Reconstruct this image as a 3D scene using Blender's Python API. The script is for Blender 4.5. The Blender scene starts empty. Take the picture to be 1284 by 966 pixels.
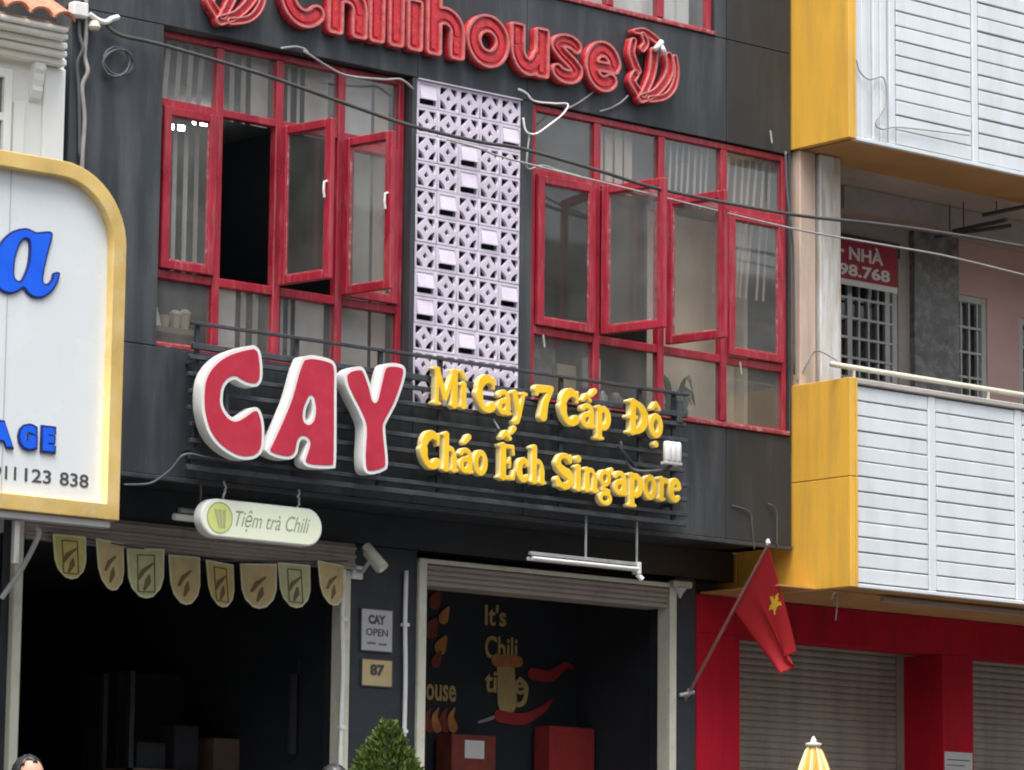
import bpy, bmesh, math, random
import numpy as np
from mathutils import Vector, Matrix
random.seed(7)
S = bpy.context.scene
COL = S.collection

# ------------------------------------------------------------------ camera
IMG_W, IMG_H, FPX, PPX, PPY = 1284.0, 966.0, 4600.2, 637.57, 478.34
CAM = Vector((-16.3545, -20.3602, 0.9792))
VD = Vector((0.63967681, 0.75272543, 0.15562133))
VR = Vector((0.76088518, -0.64880015, 0.01058831))
VU = Vector((-0.10893723, -0.11163687, 0.98776004))
cam_data = bpy.data.cameras.new('camera')
cam = bpy.data.objects.new('camera', cam_data)
COL.objects.link(cam)
S.camera = cam
cam.matrix_world = Matrix(((VR.x, VU.x, -VD.x, CAM.x), (VR.y, VU.y, -VD.y, CAM.y), (VR.z, VU.z, -VD.z, CAM.z), (0, 0, 0, 1)))
cam_data.sensor_width = 36.0
cam_data.lens = FPX * 36.0 / IMG_W
cam_data.shift_x = (IMG_W / 2 - PPX) / IMG_W
cam_data.shift_y = (PPY - IMG_H / 2) / IMG_W
cam_data.clip_end = 2000
S.cycles.filter_width = 2.0
S.render.resolution_x, S.render.resolution_y = 1024, 770

# ------------------------------------------------------------------ sky, sun, exposure
SUN_EL, SUN_AZ = math.radians(68), math.radians(222)      # azimuth from +Y towards +X: sun stands front-left of the facades
w = bpy.data.worlds.new('World'); S.world = w; w.use_nodes = True
nt = w.node_tree; bg = nt.nodes['Background']
sky = nt.nodes.new('ShaderNodeTexSky'); sky.sky_type = 'NISHITA'; sky.sun_disc = False
sky.sun_elevation = SUN_EL; sky.sun_rotation = SUN_AZ
sky.air_density = 1.0; sky.dust_density = 4.0; sky.ozone_density = 1.0
hs = nt.nodes.new('ShaderNodeHueSaturation'); hs.inputs['Saturation'].default_value = 0.28
nt.links.new(sky.outputs[0], hs.inputs['Color']); nt.links.new(hs.outputs[0], bg.inputs['Color'])
bg.inputs['Strength'].default_value = 0.13
sl = bpy.data.lights.new('sun', 'SUN'); sl.energy = 1.5; sl.angle = math.radians(35); sl.color = (1.0, 0.965, 0.92)
sun = bpy.data.objects.new('sun', sl); COL.objects.link(sun)
sdir = Vector((math.sin(SUN_AZ) * math.cos(SUN_EL), math.cos(SUN_AZ) * math.cos(SUN_EL), math.sin(SUN_EL)))
sun.rotation_euler = sdir.to_track_quat('Z', 'Y').to_euler()
sun.location = (-10, -10, 30)
S.view_settings.view_transform = 'Standard'; S.view_settings.look = 'None'
S.view_settings.gamma = 1.0; S.view_settings.use_curve_mapping = False
S.view_settings.exposure = 1.2

# ------------------------------------------------------------------ helpers
def at(px, py, Y):
    """a point of the photograph on the vertical plane y = Y"""
    v = VD + VR * ((px - PPX) / FPX) - VU * ((py - PPY) / FPX)
    return CAM + v * ((Y - CAM.y) / v.y)

def new_mat(name, col, rough=0.6, var=0.12, scale=6.0, metal=0.0, bump=0.0, bscale=60.0, streak=0.0, spec=0.5, dirt=None, dirt_amt=0.0, dlo=0.5):
    m = bpy.data.materials.new(name); m.use_nodes = True
    n = m.node_tree.nodes; l = m.node_tree.links
    b = n['Principled BSDF']
    b.inputs['Roughness'].default_value = rough; b.inputs['Metallic'].default_value = metal
    b.inputs['Specular IOR Level'].default_value = spec
    tc = n.new('ShaderNodeNewGeometry')
    no = n.new('ShaderNodeTexNoise'); no.inputs['Scale'].default_value = scale; no.inputs['Detail'].default_value = 6
    l.new(tc.outputs['Position'], no.inputs['Vector'])
    mr = n.new('ShaderNodeMapRange'); mr.inputs[1].default_value = 0.25; mr.inputs[2].default_value = 0.75
    mr.inputs[3].default_value = 1 - var; mr.inputs[4].default_value = 1 + var
    l.new(no.outputs[0], mr.inputs[0])
    mx = n.new('ShaderNodeMix'); mx.data_type = 'RGBA'; mx.blend_type = 'MULTIPLY'; mx.inputs[0].default_value = 1
    mx.inputs[6].default_value = (*col, 1); l.new(mr.outputs[0], mx.inputs[7])
    out = mx.outputs[2]
    if dirt is not None:
        mp = n.new('ShaderNodeMapping'); mp.inputs['Scale'].default_value = (1, 1, 0.12 if streak else 1)
        l.new(tc.outputs['Position'], mp.inputs['Vector'])
        n2 = n.new('ShaderNodeTexNoise'); n2.inputs['Scale'].default_value = streak or scale * 2.3; n2.inputs['Detail'].default_value = 8
        n2.inputs['Roughness'].default_value = 0.65
        l.new(mp.outputs[0], n2.inputs['Vector'])
        r2 = n.new('ShaderNodeMapRange'); r2.inputs[1].default_value = dlo; r2.inputs[2].default_value = dlo + 0.28
        r2.inputs[3].default_value = 0; r2.inputs[4].default_value = dirt_amt
        l.new(n2.outputs[0], r2.inputs[0])
        m2 = n.new('ShaderNodeMix'); m2.data_type = 'RGBA'
        l.new(r2.outputs[0], m2.inputs[0]); l.new(out, m2.inputs[6]); m2.inputs[7].default_value = (*dirt, 1)
        out = m2.outputs[2]
    l.new(out, b.inputs['Base Color'])
    rr = n.new('ShaderNodeMapRange'); rr.inputs[1].default_value = 0.3; rr.inputs[2].default_value = 0.7
    rr.inputs[3].default_value = max(0.03, rough - 0.1); rr.inputs[4].default_value = min(1, rough + 0.1)
    l.new(no.outputs[0], rr.inputs[0]); l.new(rr.outputs[0], b.inputs['Roughness'])
    if bump:
        nb = n.new('ShaderNodeTexNoise'); nb.inputs['Scale'].default_value = bscale; nb.inputs['Detail'].default_value = 4
        l.new(tc.outputs['Position'], nb.inputs['Vector'])
        bp = n.new('ShaderNodeBump'); bp.inputs['Strength'].default_value = bump; bp.inputs['Distance'].default_value = 0.01
        l.new(nb.outputs[0], bp.inputs['Height']); l.new(bp.outputs[0], b.inputs['Normal'])
    return m

def glass_mat(name, tint=(0.75, 0.78, 0.77), ior=1.6, haze=0.0):
    m = bpy.data.materials.new(name); m.use_nodes = True
    n = m.node_tree.nodes; l = m.node_tree.links; n.clear()
    o = n.new('ShaderNodeOutputMaterial'); f = n.new('ShaderNodeFresnel')
    gb = n.new('ShaderNodeNewGeometry'); im = n.new('ShaderNodeMapRange')      # same reflectance on both faces of the pane
    im.inputs[3].default_value = ior; im.inputs[4].default_value = 1 / ior
    l.new(gb.outputs['Backfacing'], im.inputs[0]); l.new(im.outputs[0], f.inputs[0])
    t = n.new('ShaderNodeBsdfTransparent'); t.inputs[0].default_value = (*tint, 1)
    g = n.new('ShaderNodeBsdfGlossy'); g.inputs['Roughness'].default_value = 0.03
    d = n.new('ShaderNodeBsdfDiffuse'); d.inputs[0].default_value = (0.45, 0.45, 0.43, 1)
    geo = n.new('ShaderNodeNewGeometry'); no = n.new('ShaderNodeTexNoise'); no.inputs['Scale'].default_value = 3
    no.inputs['Detail'].default_value = 5; l.new(geo.outputs['Position'], no.inputs['Vector'])
    mr = n.new('ShaderNodeMapRange'); mr.inputs[1].default_value = .3; mr.inputs[2].default_value = .75
    mr.inputs[3].default_value = haze * .4; mr.inputs[4].default_value = haze
    l.new(no.outputs[0], mr.inputs[0])
    m1 = n.new('ShaderNodeMixShader'); l.new(f.outputs[0], m1.inputs[0]); l.new(t.outputs[0], m1.inputs[1]); l.new(g.outputs[0], m1.inputs[2])
    m2 = n.new('ShaderNodeMixShader'); l.new(mr.outputs[0], m2.inputs[0]); l.new(m1.outputs[0], m2.inputs[1]); l.new(d.outputs[0], m2.inputs[2])
    l.new(m2.outputs[0], o.inputs[0])
    return m

def lit_mat(name, col, strength):
    m = bpy.data.materials.new(name); m.use_nodes = True
    b = m.node_tree.nodes['Principled BSDF']; b.inputs['Base Color'].default_value = (*col, 1)
    b.inputs['Emission Color'].default_value = (*col, 1); b.inputs['Emission Strength'].default_value = strength
    return m

def wloc(o):
    v = Vector((0, 0, 0))
    while o is not None:
        v += o.location; o = o.parent
    return v

def tag(o, label, cat, group=None):
    o['label'] = label; o['category'] = cat
    if group: o['group'] = group
    return o

def thing(name, label, cat, loc=(0, 0, 0), group=None):
    o = bpy.data.objects.new(name, None); COL.objects.link(o); o.location = loc; o.empty_display_size = 0.2
    return tag(o, label, cat, group)

def put(name, geo, mat, parent=None, label=None, cat=None, group=None, kind=None, smooth=False):
    """link a bmesh (or mesh) given in world coordinates as one object"""
    if isinstance(geo, bmesh.types.BMesh):
        me = bpy.data.meshes.new(name); geo.to_mesh(me); geo.free()
    else:
        me = geo
    mats = mat if isinstance(mat, (list, tuple)) else [mat]
    if len(me.materials): me.materials.clear()
    for q in mats: me.materials.append(q)
    o = bpy.data.objects.new(name, me); COL.objects.link(o)
    if parent is not None:
        o.parent = parent; off = wloc(parent)
    else:
        co = [v.co for v in me.vertices]
        off = Vector(((min(c.x for c in co) + max(c.x for c in co)) / 2, (min(c.y for c in co) + max(c.y for c in co)) / 2, min(c.z for c in co)))
        o.location = off
    me.transform(Matrix.Translation(-off))
    if smooth:
        for p in me.polygons: p.use_smooth = True
    if label: tag(o, label, cat, group)
    if kind: o['kind'] = kind
    return o

def inst(name, me, loc, parent, scale=None):
    o = bpy.data.objects.new(name, me); COL.objects.link(o); o.parent = parent
    o.location = Vector(loc) - wloc(parent)
    if scale: o.scale = scale
    return o

def BM(): return bmesh.new()

def abox(bm, x0, x1, y0, y1, z0, z1, bev=0.0, M=None, mi=0):
    r = bmesh.ops.create_cube(bm, size=1)
    vs = r['verts']
    for v in vs:
        v.co = Vector(((x0 + x1) / 2 + v.co.x * (x1 - x0), (y0 + y1) / 2 + v.co.y * (y1 - y0), (z0 + z1) / 2 + v.co.z * (z1 - z0)))
    if bev:
        es = {e for v in vs for e in v.link_edges}
        bmesh.ops.bevel(bm, geom=list(es), offset=bev, segments=1, affect='EDGES')
        vs = None
    if M is not None and vs is not None:
        for v in vs: v.co = M @ v.co
    if mi:
        for v in vs:
            for f in v.link_faces: f.material_index = mi
    return bm

def box(x0, x1, y0, y1, z0, z1, bev=0.0): return abox(BM(), x0, x1, y0, y1, z0, z1, bev)

def tube(bm, pts, r, seg=8, caps=True):
    pts = [Vector(p) for p in pts]; rs = r if isinstance(r, (list, tuple)) else [r] * len(pts)
    rings = []
    prev = None
    for i, p in enumerate(pts):
        t = (pts[min(i + 1, len(pts) - 1)] - pts[max(i - 1, 0)])
        if t.length < 1e-9: t = Vector((0, 0, 1))
        t.normalize()
        if prev is None:
            a = t.orthogonal().normalized()
        else:
            a = (prev - t * prev.dot(t))
            a = a.normalized() if a.length > 1e-6 else t.orthogonal().normalized()
        prev = a; b = t.cross(a)
        rings.append([bm.verts.new(p + (a * math.cos(k * 2 * math.pi / seg) + b * math.sin(k * 2 * math.pi / seg)) * rs[i]) for k in range(seg)])
    for i in range(len(rings) - 1):
        for k in range(seg):
            bm.faces.new((rings[i][k], rings[i][(k + 1) % seg], rings[i + 1][(k + 1) % seg], rings[i + 1][k]))
    if caps:
        bm.faces.new(rings[0][::-1]); bm.faces.new(rings[-1])
    return bm

def smooth_path(pts, n=6):
    pts = [Vector(p) for p in pts]; out = []
    P = [pts[0]] + pts + [pts[-1]]
    for i in range(1, len(P) - 2):
        a, b, c, d = P[i - 1], P[i], P[i + 1], P[i + 2]
        for k in range(n):
            t = k / n
            out.append(0.5 * ((2 * b) + (c - a) * t + (2 * a - 5 * b + 4 * c - d) * t * t + (3 * b - a - 3 * c + d) * t ** 3))
    out.append(pts[-1]); return out

def lathe(bm, c, prof, seg=16, axis='Z'):
    rings = []
    for (r, z) in prof:
        rings.append([bm.verts.new(Vector(c) + Vector((r * math.cos(k * 2 * math.pi / seg), r * math.sin(k * 2 * math.pi / seg), z))) for k in range(seg)])
    for i in range(len(rings) - 1):
        for k in range(seg):
            bm.faces.new((rings[i][k], rings[i][(k + 1) % seg], rings[i + 1][(k + 1) % seg], rings[i + 1][k]))
    bm.faces.new(rings[0][::-1]); bm.faces.new(rings[-1])
    return bm

# ---- outlines from strokes and polygons (signed distance + marching squares), extruded to real thickness
def sdf_field(strokes, polys, boxes, h, pad):
    xs = [q[0] for s in strokes for q in s] + [q[0] for p in polys for q in p] + [v for b in boxes for v in (b[0], b[2])]
    ys = [q[1] for s in strokes for q in s] + [q[1] for p in polys for q in p] + [v for b in boxes for v in (b[1], b[3])]
    rm = max([q[2] for s in strokes for q in s] + [0]) + pad + 3 * h
    gx = np.arange(min(xs) - rm, max(xs) + rm + h, h); gy = np.arange(min(ys) - rm, max(ys) + rm + h, h)
    X, Y = np.meshgrid(gx, gy); D = np.full(X.shape, 1e3)
    for s in strokes:
        if len(s) == 1:
            D = np.minimum(D, np.hypot(X - s[0][0], Y - s[0][1]) - s[0][2]); continue
        for (ax, ay, ar), (bx, by, br) in zip(s[:-1], s[1:]):
            dx, dy = bx - ax, by - ay; L2 = dx * dx + dy * dy + 1e-12
            t = np.clip(((X - ax) * dx + (Y - ay) * dy) / L2, 0, 1)
            D = np.minimum(D, np.hypot(X - ax - t * dx, Y - ay - t * dy) - (ar + (br - ar) * t))
    for p in polys:
        d = np.full(X.shape, 1e3); ins = np.zeros(X.shape, bool)
        for (ax, ay), (bx, by) in zip(p, p[1:] + p[:1]):
            dx, dy = bx - ax, by - ay; L2 = dx * dx + dy * dy + 1e-12
            t = np.clip(((X - ax) * dx + (Y - ay) * dy) / L2, 0, 1)
            d = np.minimum(d, np.hypot(X - ax - t * dx, Y - ay - t * dy))
            c = ((ay > Y) != (by > Y)) & (X < dx * (Y - ay) / (dy if abs(dy) > 1e-12 else 1e-12) + ax)
            ins ^= c
        D = np.minimum(D, np.where(ins, -d, d))
    for (x0, y0, x1, y1, c) in boxes:
        qx = np.abs(X - (x0 + x1) / 2) - (abs(x1 - x0) / 2 - c); qy = np.abs(Y - (y0 + y1) / 2) - (abs(y1 - y0) / 2 - c)
        D = np.minimum(D, np.hypot(np.maximum(qx, 0), np.maximum(qy, 0)) + np.minimum(np.maximum(qx, qy), 0) - c)
    return gx, gy, D

def contours(gx, gy, D, lev):
    V = D - lev; V = np.where(np.abs(V) < 1e-9, 1e-9, V)
    s = V < 0
    act = np.argwhere((s[:-1, :-1].astype(int) + s[:-1, 1:] + s[1:, :-1] + s[1:, 1:]) % 4 != 0)
    nxt = {}
    def pt(i, j, e):
        if e == 0: a, b = (i, j), (i, j + 1)
        elif e == 1: a, b = (i, j + 1), (i + 1, j + 1)
        elif e == 2: a, b = (i + 1, j), (i + 1, j + 1)
        else: a, b = (i, j), (i + 1, j)
        return (a, b)
    for i, j in act:
        i = int(i); j = int(j)
        c = (s[i, j], s[i, j + 1], s[i + 1, j + 1], s[i + 1, j])
        idx = c[0] | c[1] << 1 | c[2] << 2 | c[3] << 3
        tb = {1: [(3, 0)], 2: [(0, 1)], 3: [(3, 1)], 4: [(1, 2)], 5: [(3, 0), (1, 2)], 6: [(0, 2)], 7: [(3, 2)], 8: [(2, 3)], 9: [(2, 0)], 10: [(0, 1), (2, 3)], 11: [(2, 1)], 12: [(1, 3)], 13: [(1, 0)], 14: [(0, 3)]}[idx]
        for a, b in tb: nxt[pt(i, j, a)] = pt(i, j, b)
    def xy(k):
        (i, j), (m, n) = k; a, b = V[i, j], V[m, n]; t = a / (a - b)
        return (gx[j] + (gx[n] - gx[j]) * t, gy[i] + (gy[m] - gy[i]) * t)
    loops = []
    while nxt:
        k0 = next(iter(nxt)); k = k0; lp = []
        while k in nxt:
            lp.append(xy(k)); k = nxt.pop(k)
        if len(lp) > 5: loops.append(lp)
    return loops

def thin(lp, tol):
    out = [lp[0]]
    i = 0
    n = len(lp)
    while i < n - 1:
        j = min(i + 2, n - 1); best = i + 1
        while j < n and j - i < 14:
            ax, ay = lp[i]; bx, by = lp[j]; L = math.hypot(bx - ax, by - ay) + 1e-12
            if all(abs((bx - ax) * (lp[k][1] - ay) - (by - ay) * (lp[k][0] - ax)) / L < tol for k in range(i + 1, j)):
                best = j; j += 1
            else: break
        out.append(lp[best]); i = best
    return out[:-1] if len(out) > 4 else lp

DG = None
def curve_mesh(loops, depth, bevel=0.0):
    cu = bpy.data.curves.new('c', 'CURVE'); cu.dimensions = '2D'; cu.fill_mode = 'BOTH'
    cu.extrude = depth / 2 - bevel; cu.bevel_depth = bevel; cu.bevel_resolution = 1; cu.offset = -bevel
    for lp in loops:
        sp = cu.splines.new('POLY'); sp.points.add(len(lp) - 1); sp.use_cyclic_u = True
        for q, (x, y) in zip(sp.points, lp): q.co = (x, y, 0, 1)
    o = bpy.data.objects.new('c', cu); COL.objects.link(o)
    dg = bpy.context.evaluated_depsgraph_get(); dg.update()
    me = bpy.data.meshes.new_from_object(o.evaluated_get(dg))
    bpy.data.objects.remove(o); bpy.data.curves.remove(cu)
    return me

FRONT = Matrix(((1, 0, 0, 0), (0, 0, -1, 0), (0, 1, 0, 0), (0, 0, 0, 1)))
def plate(loops, yfront, depth, bevel=0.0):
    """outline loops in (X, Z), standing on the facade plane with its front at y = yfront"""
    me = curve_mesh(loops, depth, bevel)
    me.transform(FRONT); me.transform(Matrix.Translation((0, yfront + depth / 2, 0)))
    return me

def shape(strokes=(), polys=(), boxes=(), h=0.006, lev=(0.0,), pad=0.0, field=None):
    if field is None: field = sdf_field(list(strokes), list(polys), list(boxes), h, pad)
    out = []
    for L in lev: out += [thin(lp, h * 0.12) for lp in contours(*field, L)]
    return out, field

def text_mesh(body, x0, x1, z0, z1, yfront, depth=0.003, bold=0.0, shear=0.0):
    cu = bpy.data.curves.new('t', 'FONT'); cu.body = body; cu.size = 1; cu.extrude = 0.5; cu.offset = bold; cu.shear = shear
    cu.resolution_u = 3
    o = bpy.data.objects.new('t', cu); COL.objects.link(o)
    dg = bpy.context.evaluated_depsgraph_get(); dg.update()
    me = bpy.data.meshes.new_from_object(o.evaluated_get(dg))
    bpy.data.objects.remove(o); bpy.data.curves.remove(cu)
    xs = [v.co.x for v in me.vertices]; ys = [v.co.y for v in me.vertices]
    sx = (x1 - x0) / (max(xs) - min(xs)); sy = (z1 - z0) / (max(ys) - min(ys))
    mx, my = min(xs), min(ys)
    for v in me.vertices:
        v.co = Vector((x0 + (v.co.x - mx) * sx, yfront + depth / 2 - v.co.z * depth, z0 + (v.co.y - my) * sy))
    return me

def smooth2(pts, n=5): return [(v.x, v.y) for v in smooth_path([(x, y, 0) for x, y in pts + pts[:1]], n)[:-1]]

# ------------------------------------------------------------------ materials
M = {}
M['panel'] = new_mat('charcoal_panel', (0.034, 0.041, 0.048), 0.5, 0.22, 1.6, spec=0.4, dirt=(0.11, 0.115, 0.12), dirt_amt=0.75, dlo=0.46, streak=5.0, bump=0.05, bscale=9)
M['panel_b'] = new_mat('grey_black_panel', (0.034, 0.036, 0.037), 0.6, 0.14, 2.0, dirt=(0.07, 0.072, 0.07), dirt_amt=0.55, spec=0.3, streak=6.0, bump=0.05, bscale=9)
M['black'] = new_mat('black_paint', (0.02, 0.025, 0.032), 0.55, 0.2, 3, dirt=(0.05, 0.055, 0.06), dirt_amt=0.4)
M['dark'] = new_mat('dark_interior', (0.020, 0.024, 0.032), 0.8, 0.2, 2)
M['ceil'] = new_mat('room_ceiling', (0.30, 0.31, 0.31), 0.8, 0.1, 2)
M['red'] = new_mat('red_window_paint', (0.33, 0.016, 0.034), 0.35, 0.2, 5, dirt=(0.48, 0.24, 0.22), dirt_amt=0.4, streak=26.0)
M['redworn'] = new_mat('worn_red_paint', (0.30, 0.035, 0.05), 0.55, 0.3, 9, dirt=(0.48, 0.36, 0.33), dirt_amt=1.0, streak=0)
M['glass'] = glass_mat('window_glass', tint=(0.95, 0.96, 0.955), haze=0.15)
M['glass_d'] = glass_mat('sash_glass', tint=(0.66, 0.69, 0.69), haze=0.10)
M['curtain'] = new_mat('grey_rib_reflection', (0.55, 0.54, 0.51), 0.9, 0.12, 8)  # tone of ribs mirrored in the panes, given to the slats
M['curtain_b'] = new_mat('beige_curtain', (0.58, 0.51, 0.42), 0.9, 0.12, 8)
M['beige'] = new_mat('beige_wall', (0.56, 0.48, 0.37), 0.85, 0.1, 2)
M['block'] = new_mat('lilac_white_block', (0.66, 0.60, 0.71), 0.7, 0.07, 8, dirt=(0.5, 0.45, 0.45), dirt_amt=0.35, bump=0.2)
M['blockface'] = new_mat('cream_block', (0.78, 0.74, 0.72), 0.6, 0.1, 9)
M['iron'] = new_mat('black_iron', (0.040, 0.046, 0.055), 0.45, 0.25, 8, dirt=(0.10, 0.11, 0.12), dirt_amt=0.6)
M['cayred'] = new_mat('letter_red_face', (0.46, 0.018, 0.045), 0.5, 0.1, 5, dirt=(0.52, 0.06, 0.1), dirt_amt=0.4)
M['white'] = new_mat('white_plastic', (0.76, 0.76, 0.74), 0.45, 0.06, 6, dirt=(0.55, 0.54, 0.5), dirt_amt=0.4)
M['neonred'] = new_mat('sign_red', (0.50, 0.018, 0.034), 0.3, 0.2, 12, dirt=(0.72, 0.16, 0.05), dirt_amt=0.6)
M['neonrim'] = new_mat('faded_pink_trim', (0.52, 0.13, 0.13), 0.45, 0.25, 20, dirt=(0.56, 0.36, 0.33), dirt_amt=0.7)
M['yellow'] = new_mat('yellow_letter', (0.92, 0.56, 0.015), 0.4, 0.1, 9)
M['cream_y'] = new_mat('pale_yellow_side', (0.86, 0.72, 0.34), 0.45, 0.1, 9)
M['gold'] = new_mat('gold_trim', (0.72, 0.50, 0.17), 0.32, 0.2, 3, metal=0.25, dirt=(0.76, 0.66, 0.42), dirt_amt=0.8)
M['board'] = new_mat('white_signboard', (0.70, 0.74, 0.76), 0.25, 0.03, 2, dirt=(0.60, 0.63, 0.64), dirt_amt=0.4, streak=2.0)
M['blue'] = new_mat('blue_letter', (0.004, 0.11, 0.80), 0.4, 0.06, 6)
M['navy'] = new_mat('navy_letter_side', (0.006, 0.016, 0.13), 0.5, 0.1, 6)
M['ink'] = new_mat('dark_print', (0.06, 0.06, 0.065), 0.6, 0.1, 6)
M['acm'] = new_mat('yellow_cladding', (0.80, 0.45, 0.06), 0.4, 0.05, 2, dirt=(0.50, 0.31, 0.08), dirt_amt=0.7, streak=8.0, dlo=0.44)
M['wboard'] = new_mat('white_balcony_board', (0.69, 0.73, 0.76), 0.5, 0.04, 5, dirt=(0.52, 0.54, 0.50), dirt_amt=0.55, streak=6.0, dlo=0.48)
M['soffit'] = new_mat('brown_soffit', (0.42, 0.23, 0.08), 0.7, 0.2, 3)
M['recess'] = new_mat('grey_plaster', (0.42, 0.385, 0.355), 0.85, 0.12, 2, dirt=(0.2, 0.18, 0.17), dirt_amt=0.5)
M['pink'] = new_mat('faded_pink_plaster', (0.60, 0.41, 0.39), 0.85, 0.12, 2)
M['marble'] = new_mat('dark_marble', (0.12, 0.125, 0.12), 0.35, 0.5, 5, dirt=(0.36, 0.36, 0.35), dirt_amt=0.8, dlo=0.46)
M['peach'] = new_mat('peach_plaster', (0.62, 0.46, 0.36), 0.85, 0.1, 4, dirt=(0.40, 0.33, 0.27), dirt_amt=0.9, streak=12, dlo=0.44)
M['limewash'] = new_mat('stained_limewash', (0.70, 0.71, 0.70), 0.85, 0.05, 4, dirt=(0.42, 0.31, 0.18), dirt_amt=1.0, streak=11, dlo=0.44)
M['mint'] = new_mat('grey_green_window_paint', (0.48, 0.54, 0.51), 0.6, 0.12, 6)
M['crimson'] = new_mat('crimson_wall', (0.40, 0.008, 0.024), 0.8, 0.12, 2, spec=0.12, dirt=(0.22, 0.012, 0.016), dirt_amt=0.8, streak=6, dlo=0.44)
M['shutter'] = new_mat('taupe_shutter', (0.33, 0.285, 0.235), 0.6, 0.08, 3, dirt=(0.19, 0.16, 0.13), dirt_amt=0.7, streak=5, dlo=0.44)
M['frame_c'] = new_mat('cream_door_frame', (0.62, 0.61, 0.50), 0.6, 0.1, 4, dirt=(0.35, 0.33, 0.26), dirt_amt=0.5)
M['taupe'] = new_mat('taupe_housing', (0.31, 0.265, 0.23), 0.6, 0.1, 3, dirt=(0.15, 0.13, 0.11), dirt_amt=0.6)
M['stone'] = new_mat('white_stucco', (0.80, 0.82, 0.80), 0.8, 0.04, 4, dirt=(0.58, 0.58, 0.54), dirt_amt=0.5, streak=3)
M['tile'] = new_mat('clay_tile', (0.50, 0.19, 0.11), 0.75, 0.3, 9, dirt=(0.6, 0.42, 0.3), dirt_amt=0.6)
M['cable'] = new_mat('black_cable', (0.055, 0.055, 0.055), 0.5, 0.2, 10)
M['cable_g'] = new_mat('grey_cable', (0.30, 0.29, 0.28), 0.6, 0.2, 10)
M['cable_d'] = new_mat('painted_over_cable', (0.085, 0.095, 0.105), 0.5, 0.2, 10)
M['bannerred'] = new_mat('faded_red_banner', (0.34, 0.028, 0.05), 0.7, 0.12, 5)
M['paper'] = new_mat('white_paper', (0.72, 0.72, 0.70), 0.8, 0.05, 9)
M['pen_y'] = new_mat('mustard_pennant', (0.50, 0.43, 0.14), 0.9, 0.15, 14)
M['pen_t'] = new_mat('tan_pennant', (0.50, 0.39, 0.19), 0.9, 0.15, 14)
M['pen_g'] = new_mat('sage_pennant', (0.43, 0.44, 0.23), 0.9, 0.15, 14)
M['pen_o'] = new_mat('ochre_pennant', (0.52, 0.39, 0.16), 0.9, 0.15, 14)
M['penink'] = new_mat('brown_print', (0.16, 0.11, 0.05), 0.9, 0.2, 14)
M['penhem'] = new_mat('pale_hem', (0.58, 0.55, 0.37), 0.9, 0.15, 14)
M['lightbox'] = lit_mat('pale_green_lightbox', (0.72, 0.76, 0.60), 0.08)
M['lime'] = new_mat('lime_print', (0.66, 0.74, 0.22), 0.5, 0.08, 10)
M['greytext'] = new_mat('grey_green_print', (0.32, 0.36, 0.27), 0.6, 0.08, 10)
M['flagred'] = new_mat('flag_red', (0.42, 0.008, 0.014), 0.75, 0.1, 10)
M['star'] = new_mat('flag_yellow', (0.80, 0.50, 0.03), 0.75, 0.1, 10)
M['bamboo'] = new_mat('reddish_pole', (0.25, 0.10, 0.09), 0.6, 0.15, 10)
M['leaf'] = new_mat('conifer_green', (0.075, 0.12, 0.022), 0.6, 0.35, 12, spec=0.25)
M['leaf_d'] = new_mat('house_plant_green', (0.05, 0.10, 0.045), 0.5, 0.3, 12, spec=0.3)
M['bark'] = new_mat('bark', (0.09, 0.06, 0.04), 0.9, 0.3, 20)
M['terra'] = new_mat('terracotta_pot', (0.36, 0.15, 0.08), 0.8, 0.2, 9)
M['para_y'] = new_mat('parasol_yellow', (0.74, 0.50, 0.10), 0.8, 0.08, 9)
M['para_w'] = new_mat('parasol_cream', (0.76, 0.70, 0.48), 0.8, 0.08, 9)
M['road'] = new_mat('asphalt', (0.05, 0.05, 0.052), 0.9, 0.3, 12, bump=0.4, bscale=120)
M['pave'] = new_mat('paving', (0.13, 0.125, 0.12), 0.85, 0.2, 4, bump=0.3)
M['skin'] = new_mat('skin', (0.52, 0.30, 0.21), 0.55, 0.08, 20)
M['hair'] = new_mat('black_hair', (0.012, 0.011, 0.012), 0.45, 0.3, 40)
M['shirt'] = new_mat('grey_shirt', (0.16, 0.18, 0.20), 0.9, 0.1, 10)
M['shirt_b'] = new_mat('dark_jacket', (0.03, 0.032, 0.04), 0.9, 0.1, 10)
M['trouser'] = new_mat('dark_trousers', (0.03, 0.035, 0.05), 0.9, 0.1, 10)
M['tan'] = new_mat('tan_card', (0.46, 0.36, 0.22), 0.8, 0.15, 10)
M['wood'] = new_mat('brown_ledge', (0.16, 0.10, 0.07), 0.7, 0.25, 9)
M['mtext'] = new_mat('mural_ochre', (0.50, 0.36, 0.15), 0.8, 0.15, 9)
M['mred'] = new_mat('mural_red', (0.36, 0.03, 0.03), 0.8, 0.2, 9)
M['mdark'] = new_mat('mural_maroon', (0.22, 0.045, 0.03), 0.8, 0.3, 14)
M['morange'] = new_mat('mural_orange', (0.50, 0.20, 0.06), 0.8, 0.3, 14)
M['brass'] = new_mat('brass_plate', (0.55, 0.42, 0.22), 0.4, 0.12, 7, metal=0.2)
M['greyplate'] = new_mat('grey_plate', (0.44, 0.44, 0.44), 0.5, 0.08, 7)
M['farwall'] = new_mat('dark_added_wall', (0.15, 0.145, 0.135), 0.9, 0.2, 1.5)  # kept dark so the added houses return little light
M['farwall_b'] = new_mat('dark_added_warm_wall', (0.16, 0.15, 0.135), 0.9, 0.2, 1.5)
M['steel'] = new_mat('galvanised_steel', (0.42, 0.43, 0.42), 0.45, 0.2, 9, metal=0.4)
M['tubelit'] = lit_mat('lit_lamp_tube', (0.95, 0.98, 1.0), 14.0)

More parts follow.
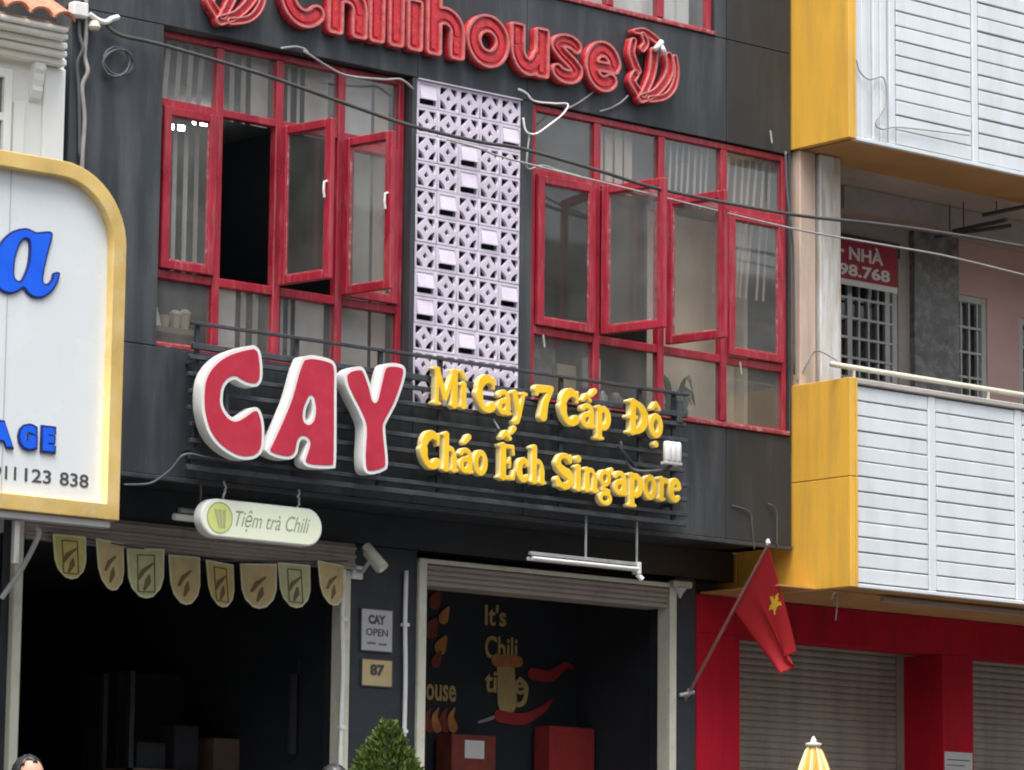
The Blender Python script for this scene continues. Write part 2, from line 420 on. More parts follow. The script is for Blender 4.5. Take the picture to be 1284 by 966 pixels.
# ------------------------------------------------------------------ ground
FL = 0.35     # pavement level
def sheet(pts):
    bm = BM(); bm.faces.new([bm.verts.new(p) for p in pts]); return bm
put('terrain', sheet([(-600, -600, -1.6), (600, -600, -1.6), (600, 600, -1.6), (-600, 600, -1.6)]), M['pave'], kind='structure')
put('road', sheet([(-80, -24, -0.72), (80, -24, -0.72), (80, -4.72, 0.2), (-80, -4.72, 0.2)]), M['road'], kind='structure')
put('kerb', box(-80, 80, -4.72, -4.5, -0.2, FL + 0.004, 0.01), M['recess'], kind='structure')
put('pavement', box(-80, 80, -4.5, 9.0, -0.25, FL, 0), M['pave'], kind='structure')
# ------------------------------------------------------------------ restaurant building
rest = thing('restaurant_building', 'narrow charcoal-panelled shophouse with red casement windows and a lilac breeze block panel', 'building', (0.45, 0.0, FL))
def part(name, geo, mat, parent=rest, **k): return put(name, geo, M[mat] if isinstance(mat, str) else mat, parent, **k)

XS = [-2.97, 0.05, 1.10, 3.17, 3.88]
g = 0.003
def panel(x0, x1, z0, z1, m): part('facade_panel', box(x0 + g, x1 - g, 0.0, 0.2, z0 + g, z1 - g, 0.003), m)
for i in range(4):
    m = 'panel_b' if i == 3 else 'panel'
    panel(XS[i], XS[i + 1], 7.335, 8.165, m)
    panel(XS[i], XS[i + 1], 4.2, {0: 5.085, 1: 4.93, 2: 5.068, 3: 5.068}[i], m)
panel(-2.97, 0.9, 8.165, 10.2, 'panel'); panel(3.04, 3.17, 8.165, 10.2, 'panel'); panel(3.17, 3.88, 8.165, 10.2, 'panel_b'); panel(0.9, 3.04, 9.65, 10.2, 'panel')
panel(-2.97, -2.205, 5.085, 7.335, 'panel')
panel(0.0, 0.048, 5.085, 7.335, 'panel'); panel(1.052, 1.165, 5.068, 7.335, 'panel'); panel(3.852, 3.88, 5.068, 7.335, 'panel')
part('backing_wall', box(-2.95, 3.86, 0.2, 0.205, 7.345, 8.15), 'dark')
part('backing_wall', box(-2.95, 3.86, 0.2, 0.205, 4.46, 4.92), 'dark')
part('drip_edge', box(-2.97, 3.88, -0.014, 0.03, 4.168, 4.199, 0.004), 'iron')
part('side_wall', box(-2.97, -2.80, 0.203, 8.0, 4.2, 10.2), 'panel_b')
part('side_wall', box(3.70, 3.875, 0.203, 8.0, 4.2, 10.2), 'panel_b')
part('rear_wall', box(-2.97, 3.88, 8.003, 8.15, FL, 10.2), 'panel_b')
part('flat_roof', box(-2.97, 3.88, 0.0, 8.15, 10.203, 10.32), 'panel_b')
part('floor_slab', box(-2.965, 3.875, 0.033, 8.0, 4.2, 4.45), 'black')
part('upper_slab', box(-2.79, 3.69, 0.21, 8.0, 7.4, 7.6), 'ceil')
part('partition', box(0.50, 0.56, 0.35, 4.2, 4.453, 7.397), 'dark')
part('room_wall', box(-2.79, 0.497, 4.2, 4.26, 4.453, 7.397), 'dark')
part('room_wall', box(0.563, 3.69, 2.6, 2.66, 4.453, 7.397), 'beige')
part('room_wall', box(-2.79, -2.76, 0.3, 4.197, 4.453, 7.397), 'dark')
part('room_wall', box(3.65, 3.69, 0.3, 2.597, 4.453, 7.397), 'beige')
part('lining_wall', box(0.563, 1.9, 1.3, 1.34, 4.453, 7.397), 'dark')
# ground floor
part('lintel_beam', box(-2.96, 3.87, 0.652, 0.88, 3.965, 4.197), 'black')
part('pillar', box(0.02, 0.64, 0.655, 0.95, FL, 3.962, 0.006), 'black')
part('pillar', box(3.245, 3.47, 0.655, 0.95, FL, 3.962, 0.006), 'black')
part('pillar', box(-2.965, -2.905, 0.655, 0.95, FL, 3.962), 'black')
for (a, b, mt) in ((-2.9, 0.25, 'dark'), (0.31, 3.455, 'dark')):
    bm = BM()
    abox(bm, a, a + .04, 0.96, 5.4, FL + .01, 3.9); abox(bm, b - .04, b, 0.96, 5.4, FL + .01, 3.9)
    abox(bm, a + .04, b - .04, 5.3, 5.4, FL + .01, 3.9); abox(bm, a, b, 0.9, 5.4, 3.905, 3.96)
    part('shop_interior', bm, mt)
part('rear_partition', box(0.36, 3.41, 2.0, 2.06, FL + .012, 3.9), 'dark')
part('door_jamb', box(-2.90, -2.83, 0.60, 0.72, FL, 3.955, 0.006), 'frame_c')
part('door_jamb', box(-0.055, 0.012, 0.64, 0.78, FL, 3.765, 0.006), 'frame_c')
h1 = part('shutter_housing', box(-2.828, 0.018, 0.60, 0.88, 3.79, 3.957, 0.008), 'taupe')
for z in (3.775, 3.80, 3.86, 3.92): part('housing_rib', box(-2.827, 0.016, 0.585, 0.60, z - .012, z + .012, 0.004), 'taupe', h1)
h2 = part('shutter_housing', box(0.722, 3.168, 0.655, 0.9, 3.71, 3.87, 0.004), 'taupe')
for z in (3.725, 3.765, 3.805, 3.845): part('housing_rib', box(0.723, 3.167, 0.642, 0.655, z - .014, z + .014, 0.004), 'taupe', h2)
part('door_jamb', box(0.643, 0.718, 0.63, 0.78, FL, 3.90, 0.006), 'frame_c')
part('door_jamb', box(3.172, 3.243, 0.63, 0.78, FL, 3.90, 0.006), 'frame_c')
part('door_head', box(0.643, 3.243, 0.626, 0.655, 3.872, 3.905, 0.004), 'frame_c')

# ---- red windows
def bars(z0, z1, y0, y1, s0, s1, wd):
    bm = BM()
    abox(bm, s0, s0 + wd, y0, y1, z0, z1, 0.006); abox(bm, s1 - wd, s1, y0, y1, z0, z1, 0.006)
    abox(bm, s0 + wd, s1 - wd, y0 + .002, y1 - .002, z0, z0 + wd, 0.006); abox(bm, s0 + wd, s1 - wd, y0 + .002, y1 - .002, z1 - wd, z1, 0.006)
    return bm
def sash(hx, hy, ang, wdt, z0, z1, glass, handle=None, name='sash'):
    a = math.radians(ang)
    T = Matrix(((math.cos(a), math.sin(a), 0, hx), (-math.sin(a), math.cos(a), 0, hy), (0, 0, 1, 0), (0, 0, 0, 1)))
    def tr(bm):
        for v in bm.verts: v.co = T @ v.co
        return bm
    f = part(name, tr(bars(z0, z1, -0.022, 0.022, 0, wdt, 0.062)), 'red')
    part('bead', tr(bars(z0 + .06, z1 - .06, -0.014, 0.014, 0.06, wdt - .06, 0.012)), 'redworn', f)
    part('pane', tr(box(.066, wdt - .066, -0.003, 0.003, z0 + .066, z1 - .066)), glass, f)
    if handle is not None:
        hzz = (z0 + z1) / 2 + 0.05; sx = handle * wdt
        b = BM(); s = -1
        tube(b, [(sx, -0.02, hzz + .07), (sx, -0.05, hzz + .06), (sx, -0.055, hzz), (sx, -0.045, hzz - .05)], 0.009, 6)
        part('handle', tr(b), 'white', f)
    return f
ZT, ZU0, ZU1, ZL0, ZL1 = 7.33, 6.79, 6.845, 5.578, 5.642
def window(cx, x0, x1, zb, yf):
    """fixed grid of a red window: outer frame, mullions, transoms and glazing"""
    part('window_frame', bars(zb, ZT, yf, yf + .07, x0, x1, 0.05), 'red')
    part('window_sill', box(x0 - .0, x1 + .0, yf - 0.045, yf - .002, zb, zb + .035, 0.006), 'redworn')
    for c in cx[1:-1]: part('mullion', box(c - .032, c + .032, yf - .004, yf + .066, zb + .052, ZT - .052, 0.006), 'red')
    for i in range(4):
        a = cx[i] + .033; b = cx[i + 1] - .033
        a = max(a, x0 + .051); b = min(b, x1 - .051)
        part('transom', box(a, b, yf + .001, yf + .062, ZU0, ZU1, 0.006), 'red'); part('transom', box(a, b, yf + .001, yf + .062, ZL0, ZL1, 0.006), 'red')
        part('pane', box(a, b, yf + .03, yf + .035, ZU1, ZT - .052), M['glass'])
        part('pane', box(a, b, yf + .03, yf + .035, zb + .052, ZL0), M['glass'])
LX = [-2.20, -1.66, -1.136, -0.58, 0.0]
window(LX, -2.20, -0.003, 5.09, 0.085)
sash(-2.145, 0.075, 0, 0.45, ZL1 + .003, ZU0 - .003, M['glass'])
sash(-1.136, 0.05, 80, 0.49, ZL1 + .003, ZU0 - .003, M['glass_d'], 0.93)
sash(-0.575, 0.05, 80, 0.47, ZL1 + .003, ZU0 - .003, M['glass'], 0.93)
sash(-0.545, 0.075, 0, 0.485, ZL1 + .003, ZU0 - .003, M['glass'])
RX = [1.168, 1.835, 2.50, 3.165, 3.85]
window(RX, 1.168, 3.85, 5.072, 0.025)
sash(1.222, 0.012, 0, 0.575, ZL1 + .003, ZU0 - .003, M['glass_d'])
sash(1.865, -0.005, 78, 0.585, ZL1 + .003, ZU0 - .003, M['glass'])
sash(2.530, -0.005, 80, 0.565, ZL1 + .003, ZU0 - .003, M['glass'])
sash(3.20, 0.012, 0, 0.595, ZL1 + .003, ZU0 - .003, M['glass'])
# window of the floor above
part('window_frame', bars(8.17, 9.6, 0.03, 0.10, 0.905, 3.035, 0.055), 'red')
part('window_sill', box(0.905, 3.035, -0.02, 0.027, 8.17, 8.20, 0.005), 'redworn')
for c in (1.43, 1.96, 2.49): part('mullion', box(c - .035, c + .035, 0.026, 0.096, 8.226, 9.544, 0.006), 'red')
for a, b in ((.96, 1.395), (1.465, 1.925), (1.995, 2.455), (2.525, 2.98)): part('pane', box(a, b, .06, .065, 8.226, 9.544), M['glass'])

# ---- breeze block panel: 5 columns, 12 rows, each block its own piece
B = 0.2
def block_mesh():
    h = 0.5 * B
    sq = [(-h + .002, -h + .002), (h - .002, -h + .002), (h - .002, h - .002), (-h + .002, h - .002)]
    loops = [sq]
    o, i_, k = 0.080, 0.015, 0.028
    for sx in (-1, 1):
        for sz in (-1, 1):
            tri = [(sx * o, sz * o), (sx * i_, sz * o), (sx * .030, sz * .054), (sx * .054, sz * .030), (sx * o, sz * i_)]
            loops.append(tri if sx * sz > 0 else tri[::-1])
    loops.append([(0, k), (-k * .8, 0), (0, -k), (k * .8, 0)])
    me = plate(loops, 0.0, 0.03, 0.002); me.materials.append(M['block']); return me
def hood_mesh():
    bm = BM(); h = 0.5 * B - .002
    abox(bm, -h, -h + .022, 0, .03, -h, h); abox(bm, h - .022, h, 0, .03, -h, h); abox(bm, -h + .022, h - .022, 0, .03, h - .022, h); abox(bm, -h + .022, h - .022, 0, .03, -h, -h + .022)
    x = h - .024; q = 0.004
    top = [bm.verts.new((s * x, q, h - .024)) for s in (-1, 1)]; bot = [bm.verts.new((s * x, -0.020, -h + .064)) for s in (-1, 1)]
    bt2 = [bm.verts.new((s * x, -0.018, -h + .058)) for s in (-1, 1)]; tp2 = [bm.verts.new((s * x, q + .012, h - .03)) for s in (-1, 1)]
    wl = [bm.verts.new((s * x, q, -h + .060)) for s in (-1, 1)]
    bm.faces.new((top[0], top[1], bot[1], bot[0])); bm.faces.new((bot[0], bot[1], bt2[1], bt2[0])); bm.faces.new((bt2[0], bt2[1], tp2[1], tp2[0]))
    bm.faces.new((top[0], bot[0], bt2[0], wl[0])); bm.faces.new((top[1], wl[1], bt2[1], bot[1]))
    me = bpy.data.meshes.new('hood'); bm.to_mesh(me); bm.free(); me.materials.append(M['block']); return me
bmesh_b, bmesh_h = block_mesh(), hood_mesh()
HOODS = {(0, 0), (1, 4), (2, 2), (3, 2), (4, 1), (5, 3), (6, 1), (7, 0), (7, 4), (8, 0), (9, 2), (11, 3)}
for r in range(12):
    for c in range(5):
        inst('breeze_block', bmesh_h if (r, c) in HOODS else bmesh_b, (0.052 + (c + .5) * B, 0.012 + random.uniform(-.002, .002), 7.325 - (r + .5) * B), rest)
part('block_backing', box(0.05, 1.05, 0.197, 0.2, 4.94, 7.33), 'dark')
part('block_head_trim', box(0.05, 1.05, -0.01, 0.08, 7.326, 7.334), 'block')
# conduits fixed to the ground floor piers
for (x, z0, z1, y) in ((0.515, FL, 3.80, 0.635), (-0.075, FL, 3.82, 0.615)):
    q = [(x + random.uniform(-.012, .012), y, z0 + (z1 - z0) * t / 9) for t in range(10)]
    o = part('conduit', tube(BM(), smooth_path(q, 3), 0.017, 8), 'white', smooth=True)
    for z in (1.4, 2.62, 3.4): part('conduit_clip', box(x - .026, x + .026, y - .022, y + .02, z - .012, z + .012), 'white', o)

# ------------------------------------------------------------------ things inside the windows
def pleats(x0, x1, z0, z1, y, pitch=0.1, amp=0.026, fan=0.0):
    bm = BM(); n = int((x1 - x0) / pitch * 10); rows = []
    for j in range(9):
        t = j / 8; row = []
        for i in range(n + 1):
            x = x0 + (x1 - x0) * i / n
            ph = 2 * math.pi * (x - x0) / pitch
            row.append(bm.verts.new((x + fan * (1 - t) * 0.1 * math.sin(3 * x), y + amp * (math.sin(ph) + .3 * math.sin(2.3 * ph + 1)) * (1 - .25 * t), z0 + (z1 - z0) * t)))
        rows.append(row)
    for j in range(8):
        for i in range(n): bm.faces.new((rows[j][i], rows[j][i + 1], rows[j + 1][i + 1], rows[j + 1][i]))
    return bm
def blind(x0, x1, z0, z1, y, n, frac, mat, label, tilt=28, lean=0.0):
    """added blind imitating ribs reflected in the panes: head rail and n slats; frac = slat width over pitch"""
    t = thing('reflection_blind', label, 'blind', ((x0 + x1) / 2, y, z0), 'blinds and reflection slats behind the red windows')
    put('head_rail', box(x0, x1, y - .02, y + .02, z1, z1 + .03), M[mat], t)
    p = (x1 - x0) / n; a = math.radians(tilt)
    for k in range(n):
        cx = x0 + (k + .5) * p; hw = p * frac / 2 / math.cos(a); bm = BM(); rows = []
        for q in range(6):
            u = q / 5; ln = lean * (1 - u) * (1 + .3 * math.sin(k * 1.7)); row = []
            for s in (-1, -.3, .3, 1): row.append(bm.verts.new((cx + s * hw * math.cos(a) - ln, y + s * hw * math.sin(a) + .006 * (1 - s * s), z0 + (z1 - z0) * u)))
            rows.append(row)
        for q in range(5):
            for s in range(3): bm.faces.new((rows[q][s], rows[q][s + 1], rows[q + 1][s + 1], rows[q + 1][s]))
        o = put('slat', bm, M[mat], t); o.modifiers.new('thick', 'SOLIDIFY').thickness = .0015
YB = .195  # slats added in place of a ribbed reflection on the glass
blind(-2.17, -1.69, 6.80, 7.29, YB, 5, .66, 'curtain', 'grey reflection-rib blind behind the top pane above the closed sash next to the blank wall', lean=.03)
blind(-1.63, -1.33, 6.80, 7.29, YB, 3, .66, 'curtain', 'three grey reflection-rib slats behind the top pane above the empty dark opening')
blind(-1.32, -1.16, 6.80, 7.29, YB, 1, .96, 'curtain', 'single broad grey reflection panel beside the three slats above the empty dark opening', tilt=2)
blind(-1.10, -0.85, 6.80, 7.29, YB, 3, .55, 'curtain', 'three thin grey reflection-rib slats behind the top pane above the dark-glazed open sash')
blind(-0.84, -0.62, 6.80, 7.29, YB, 1, .97, 'curtain', 'single broad grey reflection panel above the dark-glazed open sash', tilt=2)
blind(-2.00, -1.72, 5.66, 6.76, YB, 3, .6, 'curtain', 'long grey reflection-rib blind hanging behind the closed sash next to the blank wall')
blind(-1.62, -1.40, 5.10, 5.62, YB, 1, .97, 'curtain', 'broad grey reflection panel behind the low pane under the empty dark opening', tilt=3)
blind(-1.39, -1.18, 5.10, 5.62, YB, 2, .7, 'curtain', 'two grey reflection-rib slats behind the low pane under the empty dark opening')
blind(-1.10, -0.90, 5.10, 5.62, YB, 3, .6, 'curtain', 'three grey reflection-rib slats behind the low pane under the dark-glazed open sash')
blind(-0.89, -0.62, 5.10, 5.62, YB, 1, .97, 'curtain', 'broad grey reflection panel behind the low pane under the dark-glazed open sash', tilt=2)
blind(-0.55, -0.22, 5.10, 7.29, YB, 1, .99, 'curtain', 'tall flat grey reflection panel behind the sash next to the breeze blocks', tilt=2)
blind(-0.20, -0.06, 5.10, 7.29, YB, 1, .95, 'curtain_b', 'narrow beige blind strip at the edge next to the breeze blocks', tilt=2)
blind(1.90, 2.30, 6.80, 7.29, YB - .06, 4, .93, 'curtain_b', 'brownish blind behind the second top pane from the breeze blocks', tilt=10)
blind(2.54, 3.13, 6.80, 7.29, YB - .06, 9, .68, 'curtain', 'finely slatted grey reflection-rib blind behind the third top pane from the breeze blocks', lean=.03)
blind(3.22, 3.82, 6.15, 7.27, YB - .06, 8, .66, 'curtain_b', 'beige reflection-rib blind of leaning slats behind the closed sash next to the yellow cladding', lean=.10)
for px, py, k in ((222, 160, 'nearer the blank wall'), (252, 154, 'nearer the empty dark opening')):
    p = at(px, py, 2.2); t = thing('tube_lamp', 'lit white tube lamp seen through the closed sash, the one ' + k, 'lamp', (p.x, p.y, p.z), 'lit tube lamps in the upstairs room')
    put('tube', tube(BM(), [p + Vector((-.065, 0, -.003)), p + Vector((.065, 0, .003))], 0.022, 10), M['tubelit'], t)
    put('bracket', tube(BM(), [p + Vector((0, 0, .03)), Vector((p.x, p.y, 7.398))], 0.006, 6), M['iron'], t)
# shelf with cups inside the left window
sh = put('shelf', box(-2.14, -1.75, 0.19, 0.36, 5.225, 5.27, .004), M['wood'], None, 'brown ledge carrying cups behind the low corner pane', 'shelf')
bm = BM(); abox(bm, -2.13, -2.02, 0.215, 0.29, 5.272, 5.40)
for v in bm.verts:
    if v.co.z > 5.39 and v.co.x > -2.1: v.co.x -= 0.035
put('paper_bag', bm, M['paper'], None, 'white folded paper bag on the brown ledge', 'bag')
for i, (x, hh, lb) in enumerate(((-1.97, .07, 'low tan carton on the brown ledge next to the white bag'), (-1.88, .1, 'tan paper cup on the brown ledge, between carton and tallest cup'), (-1.80, .115, 'tan paper cup with a white lid at the end of the brown ledge'))):
    t = thing('paper_cup', lb, 'cup', (x, .25, 5.272), 'cups on the window ledge')
    put('cup_body', lathe(BM(), (x, .25, 5.272), [(.028, 0), (.04, hh)], 12), M['tan'], t)
    put('lid', lathe(BM(), (x, .25, 5.272 + hh), [(.043, 0.001), (.043, .012), (.02, .03 if i else .014)], 12), M['white'] if i else M['tan'], t)
# right room: notice, posters, plant, white holder
put('poster', box(1.28, 1.58, 0.20, 0.206, 5.13, 5.53), M['marble'], None, 'dim grey-green patterned poster behind the low pane next to the breeze blocks', 'poster')
put('carton', box(1.60, 1.79, 0.20, 0.34, 5.13, 5.42, .004), M['tan'], None, 'tan cardboard carton behind the low pane beside the patterned poster', 'carton')
put('paper_holder', box(1.90, 2.04, 0.20, 0.26, 5.27, 5.50, .004), M['paper'], None, 'white paper holder standing behind the second low pane', 'holder')
for i, (x, z, r, mt, lb) in enumerate(((2.12, 5.13, .05, 'steel', 'grey jar behind the second low pane beside the white holder'), (2.26, 5.13, .06, 'marble', 'dark jar behind the second low pane near the mullion'), (1.99, 5.13, .045, 'paper', 'white jar below the paper holder behind the second low pane'))):
    put('jar', lathe(BM(), (x, .28, z), [(r * .8, 0), (r, .02), (r, .10), (r * .6, .125), (r * .6, .14)], 12), M[mt], None, lb, 'jar', smooth=True)
put('roller_blind', box(2.70, 3.64, 0.40, 0.408, 4.5, 6.78), M['beige'], None, 'wide plain beige blind behind the two panels nearest the yellow cladding', 'blind')
pt = thing('potted_plant', 'dark green leafy houseplant behind the low pane under the widest-open sash', 'plant', (2.85, .26, 4.8))
put('pot', lathe(BM(), (2.85, .26, 4.8), [(.06, 0), (.085, .16), (.09, .165)], 12), M['terra'], pt)
for k in range(26):
    a = random.uniform(0, 6.28); L = random.uniform(.25, .4); rise = random.uniform(.25, .6)
    bm = BM(); prev = None
    for s in range(7):
        t = s / 6; rad = L * t * .62; z = 4.95 + rise * math.sin(t * 2.3) * .95
        c = Vector((2.85 + rad * math.cos(a), .26 + rad * math.sin(a) * .22, z)); wd = .06 * math.sin(math.pi * min(1, t * .9 + .1)) + .002
        n = Vector((-math.sin(a), math.cos(a) * .3, .25)).normalized()
        cur = (bm.verts.new(c - n * wd), bm.verts.new(c + n * wd))
        if prev: bm.faces.new((prev[0], prev[1], cur[1], cur[0]))
        prev = cur
    put('leaf', bm, M['leaf_d'], pt, smooth=True)
cw = put('curtain', pleats(1.0, 2.95, 8.2, 9.6, 0.2, pitch=.3, amp=.03), M['stone'], None, 'pale translucent curtain behind the red window of the floor above', 'curtain', smooth=True)
# ------------------------------------------------------------------ signs on the facade
# rack of horizontal iron rails carrying the two lettered signs
RK0, RK1, RKY = -2.03, 2.60, -0.15
rack = thing('sign_rack', 'black iron rack of horizontal rails fixed across the facade below the windows', 'rack', (0.3, RKY, 4.2))
for z, hh in ((5.255, .016), (5.10, .03), (5.02, .022), (4.90, .022), (4.785, .022), (4.67, .022), (4.558, .022), (4.446, .022), (4.335, .022), (4.262, .026)):
    put('rail', abox(BM(), RK0 + random.uniform(-.02, .02), RK1 + random.uniform(-.03, .02), RKY - .02, RKY + .02, z - hh, z + hh * .4, .004), M['iron'], rack)
for x in (-1.95, -1.1, -0.35, 0.20, 1.36, 2.15, 2.5):
    put('post', box(x - .018, x + .018, RKY + .021, RKY + .05, 4.25, 5.26, .003), M['iron'], rack)
    for z in (4.4, 5.0): put('stand_off', box(x - .014, x + .014, RKY + .051, -.001, z - .014, z + .014), M['iron'], rack)
for x in (2.52,): put('upright_stub', box(x - .03, x + .03, RKY - .03, RKY + .03, 5.02, 5.20, .006), M['iron'], rack)

def letter(parent, loops_body, field, yf, depth, rim, face_depth, body_mat, face_mat, name='letter', lab=None, bev=0.002):
    o = put(name, plate(loops_body, yf, depth, bev), M[body_mat], parent)
    if lab: o['label'] = lab
    lp = []
    for q in contours(*field, -rim): lp.append(thin(q, .0006))
    if lp: put('face', plate(lp, yf - face_depth, face_depth + .004, 0.001), M[face_mat], o)
    return o

CAYO = (220, 410, 4.0125)
def trace(pts, org, Y): return [(v.x, v.z) for v in (at(org[0] + x / org[2], org[1] + y / org[2], Y) for x, y in pts)]
cay = thing('letter_sign', 'large red CAY letters with thick white edges in front of the iron rails', 'sign', (-1.2, -0.33, 4.25))
CY = -0.31
LC = [(395, 92), (425, 118), (438, 190), (436, 265), (412, 300), (372, 300), (330, 284), (300, 266), (266, 280), (243, 320), (240, 390), (266, 440), (300, 458), (340, 440), (390, 406), (424, 416), (445, 480), (448, 560), (440, 620), (410, 658), (360, 670), (300, 658), (222, 608), (166, 536), (136, 440), (130, 350), (140, 262), (178, 192), (242, 138), (322, 106)]
LA = [(640, 150), (690, 143), (765, 158), (800, 180), (812, 225), (811, 330), (811, 500), (808, 688), (790, 713), (700, 712), (652, 698), (640, 668), (655, 620), (664, 582), (645, 566), (626, 580), (612, 640), (575, 668), (505, 658), (460, 630), (470, 592), (520, 485), (575, 350), (612, 215)]
LAh = [(682, 365), (690, 410), (684, 455), (668, 472), (656, 458), (662, 410)]
LY = [(848, 235), (880, 208), (930, 200), (955, 220), (985, 300), (1002, 365), (1020, 300), (1042, 210), (1068, 184), (1130, 187), (1158, 212), (1152, 272), (1112, 388), (1066, 476), (1056, 520), (1070, 690), (1044, 728), (985, 743), (950, 724), (942, 650), (948, 512), (928, 444), (886, 362), (855, 292)]
for ch, pts, hole in (('C', LC, None), ('A', LA, LAh), ('Y', LY, None)):
    P = trace(smooth2(pts, 4), CAYO, CY)
    fld = sdf_field([], [P], [], 0.008, 0.02)
    if hole:
        Hh = trace(smooth2(hole, 4), CAYO, CY)
        X, Y = np.meshgrid(fld[0], fld[1]); d = np.full(X.shape, 1e3); ins = np.zeros(X.shape, bool)
        for (ax, ay), (bx, by) in zip(Hh, Hh[1:] + Hh[:1]):
            dx, dy = bx - ax, by - ay; t = np.clip(((X - ax) * dx + (Y - ay) * dy) / (dx * dx + dy * dy + 1e-12), 0, 1)
            d = np.minimum(d, np.hypot(X - ax - t * dx, Y - ay - t * dy)); ins ^= ((ay > Y) != (by > Y)) & (X < dx * (Y - ay) / (dy if abs(dy) > 1e-12 else 1e-12) + ax)
        fld = (fld[0], fld[1], np.maximum(fld[2], np.where(ins, d, -d) + 0.004))
    lps = [thin(q, .0008) for q in contours(*fld, 0.0)]
    letter(cay, lps, fld, CY, 0.10, 0.026, 0.004, 'white', 'cayred')
for x in (-1.75, -1.1, -0.55): put('fixing_bar', box(x - .015, x + .015, -.205, -.175, 4.4, 4.95), M['iron'], cay)

# yellow serif letters
def arc(cx, cy, rx, ry, a0, a1, r, n=12, r2=None):
    r2 = r if r2 is None else r2; out = []
    for k in range(n + 1):
        t = k / n; a = math.radians(a0 + (a1 - a0) * t); out.append((cx + rx * math.cos(a), cy + ry * math.sin(a), r + (r2 - r) * math.sin(math.pi * t)))
    return out
def sv(x, z0, z1, r=.024): return [(x, z0, r), (x, z1, r)]
SR = .012
def serif(x, z, w=.035): return [(x - w, z, SR), (x + w, z, SR)]
XH, CH, DS = .155, .235, -.065
G = {}
G['M'] = (.30, [sv(.06, .015, CH, .016), sv(.25, .015, CH - .01, .028), [(.06, CH - .01, .026), (.15, .05, .02)], [(.15, .05, .018), (.245, CH - .015, .018)], serif(.06, .012), serif(.25, .012), serif(.05, CH, .03), serif(.26, CH, .03)])
G['i'] = (.10, [sv(.05, .015, XH, .024), serif(.05, .012, .034), [(.022, XH, .013), (.05, XH, .013)], [(.05, .21, .026)]])
G['ì'] = (.10, [sv(.05, .015, XH, .024), serif(.05, .012, .034), [(.022, XH, .013), (.05, XH, .013)], [(.02, .235, .018), (.065, .195, .014)]])
G['C'] = (.235, [arc(.125, .122, .088, .10, 50, 180, .018, r2=.034), arc(.125, .122, .088, .10, 180, 310, .034, r2=.024), [(.195, .165, .012), (.195, .225, .014)]])
G['a'] = (.165, [arc(.075, .115, .05, .035, 160, 0, .018), sv(.122, .02, .11, .024), arc(.075, .055, .045, .038, 70, 330, .02), [(.122, .02, .016), (.155, .014, .012)]])
G['á'] = (.165, G['a'][1] + [[(.065, .2, .016), (.11, .238, .022)]])
G['ấ'] = (.165, G['a'][1] + [[(.03, .185, .013), (.07, .22, .017)], [(.07, .22, .017), (.11, .185, .013)], [(.12, .225, .015), (.16, .255, .02)]])
G['y'] = (.17, [[(.035, XH, .024), (.09, .02, .022)], [(.14, XH, .016), (.09, .01, .018), (.07, -.03, .019), (.045, -.036, .02)], serif(.035, XH, .034), serif(.14, XH, .03)])
G['7'] = (.19, [[(.03, CH - .03, .028), (.16, CH - .02, .022)], [(.16, CH - .02, .02), (.105, .12, .026), (.085, .025, .032)], [(.025, CH - .065, .014), (.03, CH - .02, .018)]])
G['p'] = (.18, [sv(.05, DS + .02, XH - .01, .024), serif(.05, DS + .01, .04), arc(.095, .08, .055, .062, 150, -150, .018, r2=.026), [(.02, XH - .005, .013), (.05, XH - .005, .014)]])
G['Đ'] = (.25, [sv(.07, .02, CH - .015, .027), arc(.07, CH / 2, .135, CH / 2 - .022, 90, -90, .018, r2=.034), serif(.065, .015, .045), serif(.065, CH - .012, .045), [(.01, CH / 2, .014), (.11, CH / 2, .014)]])
G['o'] = (.165, [arc(.08, .08, .053, .065, 0, 360, .022, 20)])
G['ộ'] = (.165, [arc(.08, .08, .053, .065, 0, 360, .022, 20), [(.04, .195, .014), (.08, .23, .018)], [(.08, .23, .018), (.12, .195, .014)], [(.08, -.045, .024)]])
G['h'] = (.19, [sv(.05, .015, CH, .024), serif(.05, .012, .034), [(.02, CH, .014), (.05, CH, .014)], arc(.092, .09, .048, .058, 150, 0, .018), sv(.14, .015, .09, .023), serif(.14, .012, .034)])
G['E'] = (.22, [sv(.06, .02, CH - .015, .028), [(.02, .015, .014), (.18, .018, .016)], [(.02, CH - .012, .014), (.17, CH - .015, .016)], [(.07, CH / 2, .014), (.14, CH / 2, .014)], [(.18, .02, .014), (.195, .065, .012)], [(.17, CH - .02, .014), (.18, CH - .06, .012)], [(.14, CH / 2 - .03, .01), (.14, CH / 2 + .03, .01)]])
G['Ế'] = (.22, G['E'][1] + [[(.045, .275, .015), (.09, .31, .02)], [(.09, .31, .02), (.14, .275, .015)], [(.15, .312, .015), (.185, .345, .021)]])
G['c'] = (.15, [arc(.08, .08, .052, .064, 45, 320, .018, r2=.026), [(.118, .118, .02)]])
G['S'] = (.21, [arc(.105, .17, .068, .05, 30, 180, .02), arc(.105, .17, .068, .05, 180, 250, .026), [(.075, .13, .03), (.14, .10, .032)], arc(.105, .07, .072, .052, 60, -90, .026), arc(.105, .07, .078, .05, -90, -165, .022), [(.172, .18, .012), (.172, .22, .013)], [(.03, .02, .014), (.03, .07, .013)]])
G['n'] = (.185, [sv(.05, .015, XH - .01, .023), serif(.05, .012, .033), [(.02, XH - .006, .013), (.05, XH - .006, .014)], arc(.092, .09, .046, .056, 150, 0, .017), sv(.138, .015, .09, .023), serif(.138, .012, .033)])
